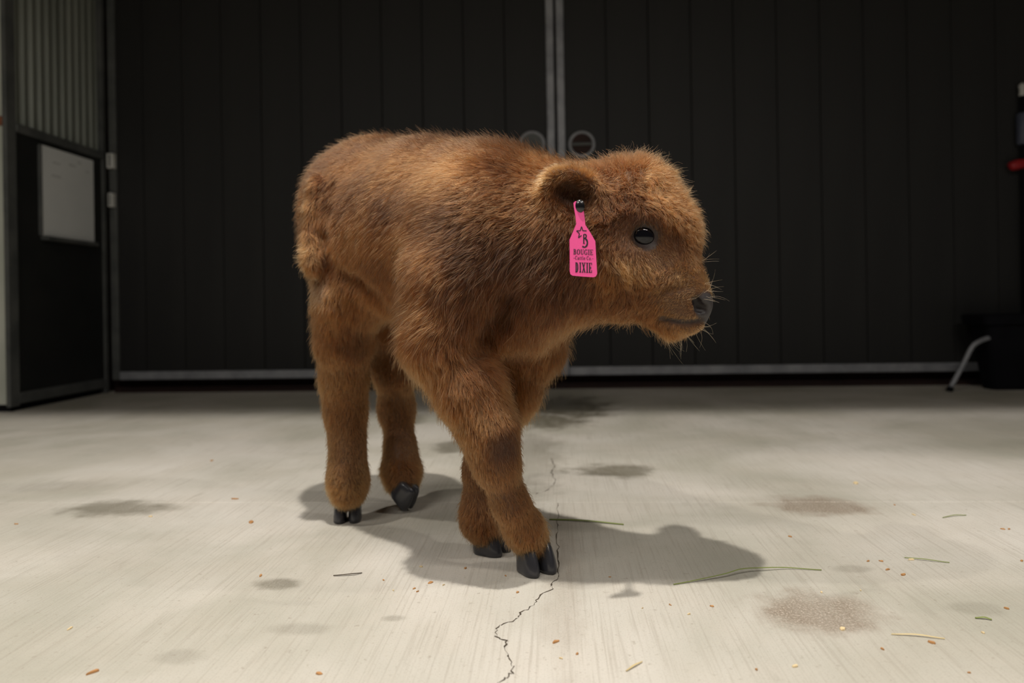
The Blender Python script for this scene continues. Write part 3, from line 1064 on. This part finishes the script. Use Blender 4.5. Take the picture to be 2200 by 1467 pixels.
# colour of every hair: dark liver brown through russet to straw gold
ramp_t = np.array([0.0, 0.3, 0.5, 0.75, 1.0])
ramp_c = np.array([(0.034, 0.016, 0.010), (0.090, 0.0325, 0.010), (0.165, 0.061, 0.018), (0.265, 0.112, 0.036), (0.38, 0.19, 0.070)])
tint = arr[:, 3] + 0.10 * wave(root, 22, 9)[:, 0] + rng.normal(0, 0.13, N_HAIR)
tint = np.clip(tint, 0, 1)
hcol = np.stack([np.interp(tint, ramp_t, ramp_c[:, c]) for c in range(3)], 1)
# greyish worn patches on the thigh and the knee
for (x, y, r_, c_) in ((682, 612, 0.030, (0.22, 0.13, 0.075)), (1078, 962, 0.030, (0.050, 0.028, 0.020))):
    q = surf(x, y)[0]
    if q is not None:
        kk = np.clip(1.3 - np.linalg.norm(root - np.array(q), axis=1) / r_, 0, 1)[:, None] * 0.55
        hcol = hcol * (1 - kk) + np.array(c_) * kk


def hair_object(name, pts, rad_root, rad_tip, col, mat, parent):
    n, k, _ = pts.shape
    h = bpy.data.hair_curves.new(name)
    h.add_curves([k] * n)
    h.attributes['position'].data.foreach_set('vector', pts.astype(np.float32).ravel())
    ra = h.attributes.new('radius', 'FLOAT', 'POINT') if 'radius' not in h.attributes else h.attributes['radius']
    prof = rad_root + (rad_tip - rad_root) * (np.linspace(0, 1, k) ** 1.5)
    ra.data.foreach_set('value', np.tile(prof, n).astype(np.float32))
    at = h.attributes.new('coat', 'FLOAT_COLOR', 'CURVE')
    at.data.foreach_set('color', np.concatenate([col, np.ones((n, 1))], 1).astype(np.float32).ravel())
    h.materials.append(mat)
    o = bpy.data.objects.new(name, h)
    COL.objects.link(o)
    o.parent = parent
    return o


def fur_material():
    m = bpy.data.materials.new('calf_fur')
    m.use_nodes = True
    nt = m.node_tree
    nt.nodes.clear()
    out = N(nt, 'ShaderNodeOutputMaterial')
    hb = N(nt, 'ShaderNodeBsdfHairPrincipled')
    hb.model = 'CHIANG'
    hb.parametrization = 'COLOR'
    at = N(nt, 'ShaderNodeAttribute', attribute_name='coat')
    hi = N(nt, 'ShaderNodeHairInfo')
    root_shade = N(nt, 'ShaderNodeMapRange')
    root_shade.inputs[3].default_value = 0.55  # roots darkened in the colour as shade between the hairs
    root_shade.inputs[4].default_value = 1.12
    nt.links.new(hi.outputs['Intercept'], root_shade.inputs[0])
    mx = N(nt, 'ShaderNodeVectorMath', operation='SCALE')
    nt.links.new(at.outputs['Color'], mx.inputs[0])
    nt.links.new(root_shade.outputs[0], mx.inputs['Scale'])
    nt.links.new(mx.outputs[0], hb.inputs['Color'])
    hb.inputs['IOR'].default_value = 1.38
    hb.inputs['Roughness'].default_value = 0.42
    hb.inputs['Radial Roughness'].default_value = 0.6
    hb.inputs['Random Roughness'].default_value = 0.2
    nt.links.new(hb.outputs[0], out.inputs['Surface'])
    return m


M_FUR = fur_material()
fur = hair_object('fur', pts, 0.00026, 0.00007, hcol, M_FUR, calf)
fur['kind'] = 'stuff'

# whiskers on muzzle and chin
wr, wn, wd = [], [], []
for (x, y, dx, dy, dz, n) in ((1522, 622, .9, -.25, .25, 8), (1526, 640, 1, .1, .2, 6), (1505, 705, .8, .5, .2, 9), (1470, 722, .4, .9, .1, 12), (1430, 728, .2, 1, .0, 10), (1480, 640, .3, -.2, .9, 4), (1515, 560, .9, -.2, .2, 5)):
    for _ in range(n):
        q = None
        tries = 0
        while (q is None or q[0] is None) and tries < 40:
            tries += 1
            q = surf(x + random.uniform(-16, 4), y + random.uniform(-14, 8))
        if q[0] is None:
            continue
        wr.append(q[0])
        wn.append(q[1])
        wd.append((rgt * dx - up * dy - fwd * dz) + Vector((random.gauss(0, .3), random.gauss(0, .3), random.gauss(0, .3))))
wr, wn, wd = np.array(wr), np.array(wn), unit(np.array(wd))
wl_ = np.random.default_rng(4).uniform(0.012, 0.032, len(wr))
wp = np.empty((len(wr), 6, 3))
bend = np.random.default_rng(5).normal(0, 0.35, (len(wr), 3))
for k in range(6):
    s = k / 5
    wp[:, k] = wr + wd * (wl_ * s)[:, None] + bend * (wl_ * s * s)[:, None]
whisk = hair_object('whiskers', wp, 0.00016, 0.00006, np.tile(np.array((0.40, 0.22, 0.10)), (len(wr), 1)), M_FUR, calf)
whisk['kind'] = 'stuff'

# eye: glossy dark ball in a dark rim, with lids
def simple(name, col, rough, coat=0.0, spec=0.5):
    m, nt, b = new_mat(name)
    nz = N(nt, 'ShaderNodeTexNoise')
    nz.inputs['Scale'].default_value = 90
    mx = N(nt, 'ShaderNodeMix', data_type='RGBA')
    mx.inputs[6].default_value = (*[c * 0.8 for c in col], 1)
    mx.inputs[7].default_value = (*[min(1, c * 1.2) for c in col], 1)
    nt.links.new(nz.outputs['Fac'], mx.inputs['Factor'])
    nt.links.new(mx.outputs[2], b.inputs['Base Color'])
    b.inputs['Roughness'].default_value = rough
    b.inputs['Coat Weight'].default_value = coat
    b.inputs['Coat Roughness'].default_value = 0.03
    b.inputs['Specular IOR Level'].default_value = spec
    return m


M_EYE = simple('dark_eye', (0.005, 0.005, 0.007), 0.04, 0.0, 0.4)
M_LID = simple('eyelid_skin', (0.050, 0.038, 0.034), 0.4, 0.2)
M_CORNER = simple('eye_corner', (0.20, 0.13, 0.12), 0.25, 0.6)
M_HOOF = simple('slate_hoof', (0.030, 0.030, 0.036), 0.32, 0.25)
nE = (Vector(EYE_N) * 0.5 - fwd * 0.8 + rgt0 * 0.22).normalized()
ex = (rgt - nE * rgt.dot(nE)).normalized()
ey = nE.cross(ex) if nE.cross(ex).z > 0 else -nE.cross(ex)
bm = bmesh.new()
bmesh.ops.create_uvsphere(bm, u_segments=32, v_segments=20, radius=1)
eye_c = P(1384, 507, (EYE_P - CAM).dot(fwd)) - nE * 0.0040
for v in bm.verts:
    c = v.co.copy()
    v.co = eye_c + ex * c.x * 0.0190 + ey * c.y * 0.0170 + nE * c.z * 0.0130
me = bpy.data.meshes.new('eye')
bm.to_mesh(me)
bm.free()
eye = link('eye', me, M_EYE, calf, True)
eye['label'] = 'glossy black eye'
lid_pts = []
for k in range(41):
    an = 2 * math.pi * k / 40
    lift_ = 0.0016 if math.sin(an) > 0 else 0.0
    lid_pts.append(eye_c + ex * math.cos(an) * 0.0188 + ey * (math.sin(an) * (0.0168 if math.sin(an) > 0 else 0.0156)) + nE * (0.0046 + lift_ - 0.0026 * abs(math.cos(an)) ** 3))
link('eyelid', tube_mesh('eyelid', lid_pts, [0.0027 + 0.0009 * max(0, math.sin(2 * math.pi * k / 40)) for k in range(41)], 10), M_LID, eye, True)
cp = eye_c + ex * 0.0148 - ey * 0.0088 + nE * 0.0062
bm = bmesh.new()
bmesh.ops.create_uvsphere(bm, u_segments=12, v_segments=8, radius=1)
for v in bm.verts:
    c = v.co.copy()
    v.co = cp + (ex * 0.9 + ey * 0.4).normalized() * c.x * 0.0045 + (ey * 0.9 - ex * 0.4).normalized() * c.y * 0.0016 + nE * c.z * 0.0016
me = bpy.data.meshes.new('tear_corner')
bm.to_mesh(me)
bm.free()
link('tear_corner', me, M_CORNER, eye, True)


# cloven hooves: two claws each, and dewclaws at the back of the pastern
def claw(base, head_deg, side, L_, W_, H_, pitch=0.0):
    t = math.radians(head_deg)
    a = rgt0 * math.cos(t) - fwd * math.sin(t)
    n = -rgt0 * math.sin(t) - fwd * math.cos(t)
    z = Vector((0, 0, 1))
    p = math.radians(pitch)
    a2 = a * math.cos(p) - z * math.sin(p)
    z2 = z * math.cos(p) + a * math.sin(p)
    v, f = [], []
    seg = 28
    prof = [(0.0, 0.90, 0.0), (0.05, 0.99, 0.0), (0.16, 1.0, -0.005), (0.45, 0.95, -0.045), (0.75, 0.86, -0.11), (1.0, 0.76, -0.17), (1.12, 0.55, -0.19)]
    for (h, s, sh) in prof:
        for k in range(seg):
            th = 2 * math.pi * k / seg
            x = 0.5 * L_ * math.cos(th)
            y = 0.5 * W_ * math.sin(th) * (1 - 0.10 * math.cos(th)) * (1.0 + 0.16 * math.sin(2 * th) ** 2)
            if y * side < 0:
                y *= 0.72
            x = x * s + sh * L_
            q = base + a2 * x + n * (y * s + side * W_ * 0.42 + side * 0.10 * W_ * max(0, x / L_)) + z2 * (h * H_ * (1 + 0.16 * (1 - math.cos(th)) * -0.5))
            v.append(q)
    m = len(prof)
    for i in range(m - 1):
        for k in range(seg):
            k2 = (k + 1) % seg
            f.append((i * seg + k, i * seg + k2, (i + 1) * seg + k2, (i + 1) * seg + k))
    f.append(tuple(range(seg))[::-1])
    f.append(tuple((m - 1) * seg + k for k in range(seg)))
    return link('hoof_claw', mesh_from('hoof_claw', v, f), M_HOOF, calf, True)


for (px, py, hd, L_, W_, H_) in ((1154, 1228, 62, 0.053, 0.0300, 0.043), (747, 1119, 84, 0.046, 0.0280, 0.050), (1058, 1186, 32, 0.056, 0.0285, 0.042)):
    b0 = ground(px, py)
    for side in (1, -1):
        claw(b0, hd, side, L_, W_, H_)
tip = ground(876, 1098)
for side in (1, -1):
    base = tip - rgt0 * 0.014 + Vector((0, 0, 0.021))
    claw(base, 22, side, 0.050, 0.022, 0.040, 48)


def dewclaw(px, py, d, dx, dy):
    p0 = P(px, py, d)
    p1 = P(px + dx, py + dy, d)
    return link('dewclaw', tube_mesh('dewclaw', [p0, p0.lerp(p1, 0.5), p1], [0.006, 0.0055, 0.002], 10), M_HOOF, calf, True)


dewclaw(1006, 1140, 1.25, -4, 14)
# ------------------------------------------------------------------ pink ear tag
M_PINK = simple('pink_tag', (0.92, 0.095, 0.32), 0.42, 0.15)
M_INK = simple('black_ink', (0.012, 0.008, 0.012), 0.6)
M_STUD = simple('black_stud', (0.006, 0.006, 0.007), 0.25, 0.5)
TD = 0.985
tag_o = tag(empty('ear_tag', P(1253, 520, TD)), 'pink plastic ear tag printed DIXIE hanging from the calf\'s ear', 'ear tag')


def tp(px, py, off=0.0):
    """point on the tag face: it leans a little, bottom edge toward the lens"""
    d = TD - (py - 520) * 0.00006 + (px - 1253) * 0.00010 - off
    return P(px, py, d)


def plate(name, poly, off0, off1, mat, parent):
    n = len(poly)
    v = [tp(x, y, off0) for x, y in poly] + [tp(x, y, off1) for x, y in poly]
    f = [tuple(range(n, 2 * n)), tuple(range(n))[::-1]] + [(i, (i + 1) % n, n + (i + 1) % n, n + i) for i in range(n)]
    me = mesh_from(name, v, f)
    bm = bmesh.new()
    bm.from_mesh(me)
    bmesh.ops.recalc_face_normals(bm, faces=list(bm.faces))
    bm.to_mesh(me)
    bm.free()
    return link(name, me, mat, parent)


outline = [(1232, 436), (1236, 432), (1247, 434), (1252, 440), (1256, 466), (1257.5, 483), (1268, 499), (1279, 518), (1281, 555), (1283, 588), (1280, 594), (1275, 595.5),
           (1250, 594), (1230, 592), (1225.5, 589), (1224, 582), (1224, 545), (1223.5, 515), (1231, 498), (1238, 481), (1236.5, 466), (1233, 446)]
plate('tag_panel', outline, -0.0012, 0.0007, M_PINK, tag_o)
LET = []          # quads of print: list of 4-point polygons in pixel space


def seg_(a, b, w):
    ax, ay = a
    bx_, by_ = b
    l = math.hypot(bx_ - ax, by_ - ay) or 1
    nx, ny = -(by_ - ay) / l * w / 2, (bx_ - ax) / l * w / 2
    LET.append([(ax + nx, ay + ny), (bx_ + nx, by_ + ny), (bx_ - nx, by_ - ny), (ax - nx, ay - ny)])


def arc_(cx, cy, rx, ry, a0, a1, w0, w1=None, n=12):
    """stroke along an ellipse; w0 on the upright sides, w1 on top and bottom"""
    w1 = w0 if w1 is None else w1
    pr = None
    for i in range(n + 1):
        t = math.radians(a0 + (a1 - a0) * i / n)
        w = w0 * abs(math.cos(t)) + w1 * abs(math.sin(t))
        o = (cx + (rx + w / 2) * math.cos(t), cy - (ry + w / 2) * math.sin(t))
        q = (cx + (rx - w / 2) * math.cos(t), cy - (ry - w / 2) * math.sin(t))
        if pr:
            LET.append([pr[0], o, q, pr[1]])
        pr = (o, q)


def glyph(ch, x, y, w, h, th, tn):
    """letter in the box x..x+w, y..y-h (baseline y): th thick strokes, tn thin strokes and serifs"""
    s = tn
    def serif(cx, yy, half):
        seg_((cx - half, yy), (cx + half, yy), s)
    if ch == 'I':
        seg_((x + w / 2, y), (x + w / 2, y - h), th)
        serif(x + w / 2, y - s / 2, w / 2)
        serif(x + w / 2, y - h + s / 2, w / 2)
    elif ch in 'BDE':
        seg_((x + w * .25, y), (x + w * .25, y - h), th)
        serif(x + w * .28, y - s / 2, w * .28)
        serif(x + w * .28, y - h + s / 2, w * .28)
        if ch == 'D':
            arc_(x + w * .4, y - h / 2, w * .52 - th / 2, h / 2 - s / 2, -90, 90, th, s)
            seg_((x + w * .2, y - s / 2), (x + w * .45, y - s / 2), s)
            seg_((x + w * .2, y - h + s / 2), (x + w * .45, y - h + s / 2), s)
        elif ch == 'B':
            arc_(x + w * .45, y - h * .75, w * .40 - th / 2, h * .25 - s / 2, -90, 90, th, s)
            arc_(x + w * .45, y - h * .26, w * .50 - th / 2, h * .26 - s / 2, -90, 90, th, s)
        else:
            for yy in (y - s / 2, y - h / 2, y - h + s / 2):
                seg_((x + w * .2, yy), (x + w * (.7 if abs(yy - y + h / 2) < .1 else .95), yy), s)
            seg_((x + w * .93, y), (x + w * .93, y - h * .26), s * 1.1)
            seg_((x + w * .93, y - h), (x + w * .93, y - h * .76), s * 1.1)
            seg_((x + w * .68, y - h * .38), (x + w * .68, y - h * .62), s)
    elif ch == 'O':
        arc_(x + w / 2, y - h / 2, w / 2 - th / 2, h / 2 - s / 2, 0, 360, th, s, 20)
    elif ch in 'CG':
        arc_(x + w / 2, y - h / 2, w / 2 - th / 2, h / 2 - s / 2, 48, 312, th, s, 18)
        seg_((x + w * .86, y - h), (x + w * .86, y - h * .68), s)
        if ch == 'G':
            seg_((x + w * .82, y - h * .05), (x + w * .82, y - h * .42), th * .9)
            seg_((x + w * .58, y - h * .43), (x + w, y - h * .43), s)
    elif ch == 'U':
        seg_((x + w * .22, y - h), (x + w * .22, y - h * .3), th)
        seg_((x + w * .80, y - h), (x + w * .80, y - h * .3), s * 1.2)
        arc_(x + w * .51, y - h * .32, w * .29, h * .32 - s / 2, 180, 360, th * .8, s)
        serif(x + w * .22, y - h + s / 2, w * .22)
        serif(x + w * .80, y - h + s / 2, w * .18)
    elif ch == 'X':
        seg_((x + w * .18, y - h), (x + w * .82, y), th)
        seg_((x + w * .82, y - h), (x + w * .18, y), th * .7)
        for cx in (x + w * .2, x + w * .8):
            serif(cx, y - s / 2, w * .2)
            serif(cx, y - h + s / 2, w * .2)
    elif ch == 'a':
        arc_(x + w * .45, y - h * .2, w * .32, h * .19, 0, 360, th * .8, s, 14)
        seg_((x + w * .75, y), (x + w * .75, y - h * .5), th)
        arc_(x + w * .45, y - h * .46, w * .3, h * .16, 0, 160, s, s, 8)
    elif ch == 't':
        seg_((x + w * .45, y), (x + w * .45, y - h * .85), th)
        seg_((x + w * .1, y - h * .58), (x + w * .9, y - h * .58), s)
        seg_((x + w * .45, y - s / 2), (x + w * .9, y - s / 2), s)
    elif ch == 'l':
        seg_((x + w * .5, y), (x + w * .5, y - h), th)
        serif(x + w * .5, y - s / 2, w * .4)
    elif ch == 'e':
        arc_(x + w * .5, y - h * .31, w * .4, h * .29, 0, 320, th * .8, s, 14)
        seg_((x + w * .1, y - h * .32), (x + w * .9, y - h * .32), s)
    elif ch == 'o':
        arc_(x + w * .5, y - h * .31, w * .4, h * .29, 0, 360, th * .8, s, 14)
    elif ch == '.':
        seg_((x + w * .2, y - th * .5), (x + w * .2 + th, y - th * .5), th)
    elif ch == '-':
        seg_((x, y - h * .38), (x + w, y - h * .38), s * 1.2)


def word(txt, x0, x1, y, slope, h, th, tn, widths=None):
    widths = widths or {}
    ws = [widths.get(c, 1.0) for c in txt]
    unit_w = (x1 - x0) / (sum(ws) + 0.14 * (len(ws) - 1))
    x = x0
    for c, w in zip(txt, ws):
        if c != ' ':
            glyph(c, x, y + slope * (x - x0), w * unit_w, h, th, tn)
        x += (w + 0.14) * unit_w


def flush(name):
    global LET
    v, f = [], []
    for q in LET:
        i = len(v)
        v += [tp(x, y, 0.0010) for x, y in q]
        f.append((i, i + 1, i + 2, i + 3))
    LET = []
    return link(name, mesh_from(name, v, f), M_INK, tag_o)


word('BOUGIE', 1232, 1274, 546.5, 0.035, 11.5, 1.7, 0.75, {'I': .55, 'E': .85, 'B': .9})
flush('brand_lettering')
word('-Cattle Co.-', 1232, 1275, 557.5, 0.035, 8.2, 0.95, 0.6, {'-': .7, 't': .55, 'l': .5, 'a': .8, 'e': .8, 'o': .8, '.': .35, ' ': .35})
flush('company_lettering')
word('DIXIE', 1236, 1271.5, 585, 0.035, 21.5, 2.5, 1.3, {'I': .7, 'X': 1.1, 'E': .9})
flush('name_lettering')
# emblem: open five-point star with a hooked B
cx_, cy_, R_ = 1249.5, 500.0, 12.0
star = []
for k in range(10):
    an = math.radians(90 + 36 * k)
    rr = R_ if k % 2 == 0 else R_ * 0.42
    star.append((cx_ + rr * math.cos(an) * 0.95, cy_ - rr * math.sin(an) * 1.12))
for i, j in ((8, 9), (9, 0), (0, 1), (1, 2), (2, 3), (3, 4), (4, 5)):
    seg_(star[i], star[j], 2.0)
seg_((1254.2, 503), (1254.2, 523), 2.6)
seg_((1252.5, 523), (1257, 523), 1.2)
arc_(1255.5, 507.2, 4.2, 4.2, -90, 100, 2.4, 1.6)
arc_(1255.5, 521.5, 6.5, 9.3, -130, 90, 2.9, 2.4, 16)
flush('star_emblem')
sc_ = tp(1246, 443, 0.0)
bm = bmesh.new()
bmesh.ops.create_uvsphere(bm, u_segments=24, v_segments=12, radius=1)
for v in bm.verts:
    c = v.co.copy()
    v.co = sc_ + rgt * (c.x * 0.0068) + up * (c.y * 0.0092) - fwd * (c.z * 0.0045)
me = bpy.data.meshes.new('stud')
bm.to_mesh(me)
bm.free()
stud = link('stud', me, M_STUD, tag_o, True)
stud['label'] = 'black button stud'
link('stud_pin', tube_mesh('stud_pin', [tp(1246, 441, -0.001), P(1250, 436, 1.040)], 0.003, 10), M_STUD, tag_o, True)

# ------------------------------------------------------------------ litter on the floor
M_GRASS = simple('green_blade', (0.16, 0.20, 0.035), 0.6)
M_STRAW = simple('straw', (0.60, 0.47, 0.22), 0.6)
M_CHIP = simple('wood_chip', (0.42, 0.21, 0.075), 0.7)
M_CHIP2 = simple('pale_chip', (0.66, 0.52, 0.30), 0.7)


def blade(name, pixels, w, mats, label, cat, grp=None, arch=0.0012):
    """thin folded blade lying along the pixels"""
    path = smooth_path([ground(*p) for p in pixels], 5)
    n = len(path)
    v, f = [], []
    for i, p in enumerate(path):
        t = (path[min(i + 1, n - 1)] - path[max(i - 1, 0)]).normalized()
        s = Vector((-t.y, t.x, 0)) * w * (0.35 + 0.65 * math.sin(math.pi * min(max((i + .6) / n, 0), 1)))
        z = 0.0012 + arch * math.sin(math.pi * i / (n - 1)) ** 2
        v += [Vector((p.x, p.y, z)) - s, Vector((p.x, p.y, z + w * 0.7)), Vector((p.x, p.y, z)) + s, Vector((p.x, p.y, z - min(w * .5, .001)))]
    for i in range(n - 1):
        for k in range(4):
            k2 = (k + 1) % 4
            f.append((i * 4 + k, i * 4 + k2, i * 4 + 4 + k2, i * 4 + 4 + k))
    f.append((0, 1, 2, 3))
    f.append(tuple((n - 1) * 4 + k for k in (3, 2, 1, 0)))
    o = link(name, mesh_from(name, v, f), mats)
    return tag(o, label, cat, grp)


blade('hay_strand', [(1180, 1117), (1225, 1119), (1285, 1123), (1340, 1128)], 0.0022, M_GRASS, 'flat green hay strand lying behind the calf\'s front hoof', 'hay')
blade('hay_strand', [(1447, 1257), (1500, 1249), (1560, 1240), (1590, 1233), (1625, 1228), (1690, 1223), (1765, 1226)], 0.0013, M_GRASS, 'long kinked green hay stalk at the edge of the head\'s shadow', 'hay', None, 0.006)
blade('straw', [(1915, 1364), (1970, 1367), (2030, 1374)], 0.0011, M_STRAW, 'pale yellow straw in front of the brown damp patch', 'straw')
blade('hay_strand', [(1943, 1199), (1985, 1204), (2040, 1210)], 0.0011, M_GRASS, 'thin green hay strand beside orange chips on open floor', 'hay')
blade('hay_strand', [(2095, 1329), (2115, 1330), (2131, 1333)], 0.0016, M_GRASS, 'short dark green hay strand lying near a dark smudge', 'hay')
blade('straw', [(1345, 1443), (1362, 1433), (1380, 1423)], 0.0012, M_STRAW, 'short yellow straw beside the winding floor crack', 'straw')
blade('hay_strand', [(2025, 1113), (2050, 1109), (2076, 1108)], 0.0012, M_GRASS, 'short olive hay strand near the slab joint by the brown patch', 'hay')
blade('twig', [(716, 1238), (755, 1236), (778, 1232)], 0.0013, M_CRACK, 'thin dark twig on bare floor before the hind hooves', 'twig')

chips = [(925, 1252, 9), (905, 1218, 5), (1000, 1221, 6), (1086, 1237, 5), (953, 1257, 5), (890, 1265, 5), (824, 1247, 4), (845, 1269, 4), (897, 1271, 5), (1112, 1273, 5),
         (1380, 1307, 4), (1440, 1300, 4), (1530, 1303, 6), (1810, 1352, 10), (1907, 1224, 8), (1940, 1235, 8), (1958, 1203, 8), (1893, 1206, 5), (1865, 1206, 5), (1849, 1269, 4),
         (2002, 1381, 9), (1896, 1395, 6), (1838, 1038, 12), (1922, 1085, 4), (1697, 1153, 6), (1963, 1106, 6), (2168, 1137, 5), (2155, 1137, 5), (1708, 1432, 8), (2082, 1446, 4),
         (1625, 1439, 5), (1765, 1273, 4), (2195, 1205, 5), (2163, 1308, 6), (2112, 1360, 5), (1195, 1379, 12), (1240, 1405, 7), (1205, 1415, 6), (505, 1072, 10), (540, 1122, 12),
         (323, 1110, 5), (200, 1445, 14), (685, 1448, 10), (150, 1351, 8), (560, 1237, 8), (35, 1126, 5), (740, 1110, 4), (455, 990, 6), (1310, 1240, 4), (1480, 1320, 5)]
for i, (px, py, s) in enumerate(chips):
    g = ground(px, py)
    a = random.uniform(0, math.pi)
    ln = s * (g - CAM).length / F * 0.85
    wd_ = ln * random.uniform(0.35, 0.6)
    h = 0.0012 + ln * 0.10
    loop = []
    n = 7
    for k in range(n):
        an = 2 * math.pi * k / n
        r = random.uniform(0.75, 1.1)
        loop.append(Vector((ln * math.cos(an) * r, wd_ * math.sin(an) * r, 0)))
    rot = Matrix.Rotation(a, 3, 'Z')
    v = [rot @ p + Vector((0, 0, 0.0003)) for p in loop] + [rot @ (p * 0.85) + Vector((0, 0, h * random.uniform(0.6, 1.4))) for p in loop]
    f = [tuple(range(n))[::-1], tuple(range(n, 2 * n))] + [(k, (k + 1) % n, n + (k + 1) % n, n + k) for k in range(n)]
    pale = i % 3 == 1
    o = link('wood_chip', mesh_from('wood_chip', v, f), M_CHIP2 if pale else M_CHIP)
    o.location = (g.x, g.y, 0)
    if py < 1076:
        where = 'beyond the slab joint'
    elif 1590 < px < 1860 and 1260 < py < 1370:
        where = 'on the large brown patch'
    elif 1850 < px < 1990 and 1195 < py < 1240:
        where = 'beside the thin green hay strand'
    elif 800 < px < 1120 and py < 1275:
        where = 'at the edge of the calf\'s shadow'
    elif 1040 < px < 1260:
        where = 'beside the winding crack'
    elif px < 760:
        where = 'on the floor before the partition'
    elif px > 1860:
        where = 'on the floor before the black tub'
    else:
        where = 'on the floor below the calf\'s head'
    kind_ = 'pale yellow' if pale else 'orange brown'
    tag(o, 'tiny ' + kind_ + ' wood chip ' + where, 'wood chip', kind_ + ' wood chips ' + where)
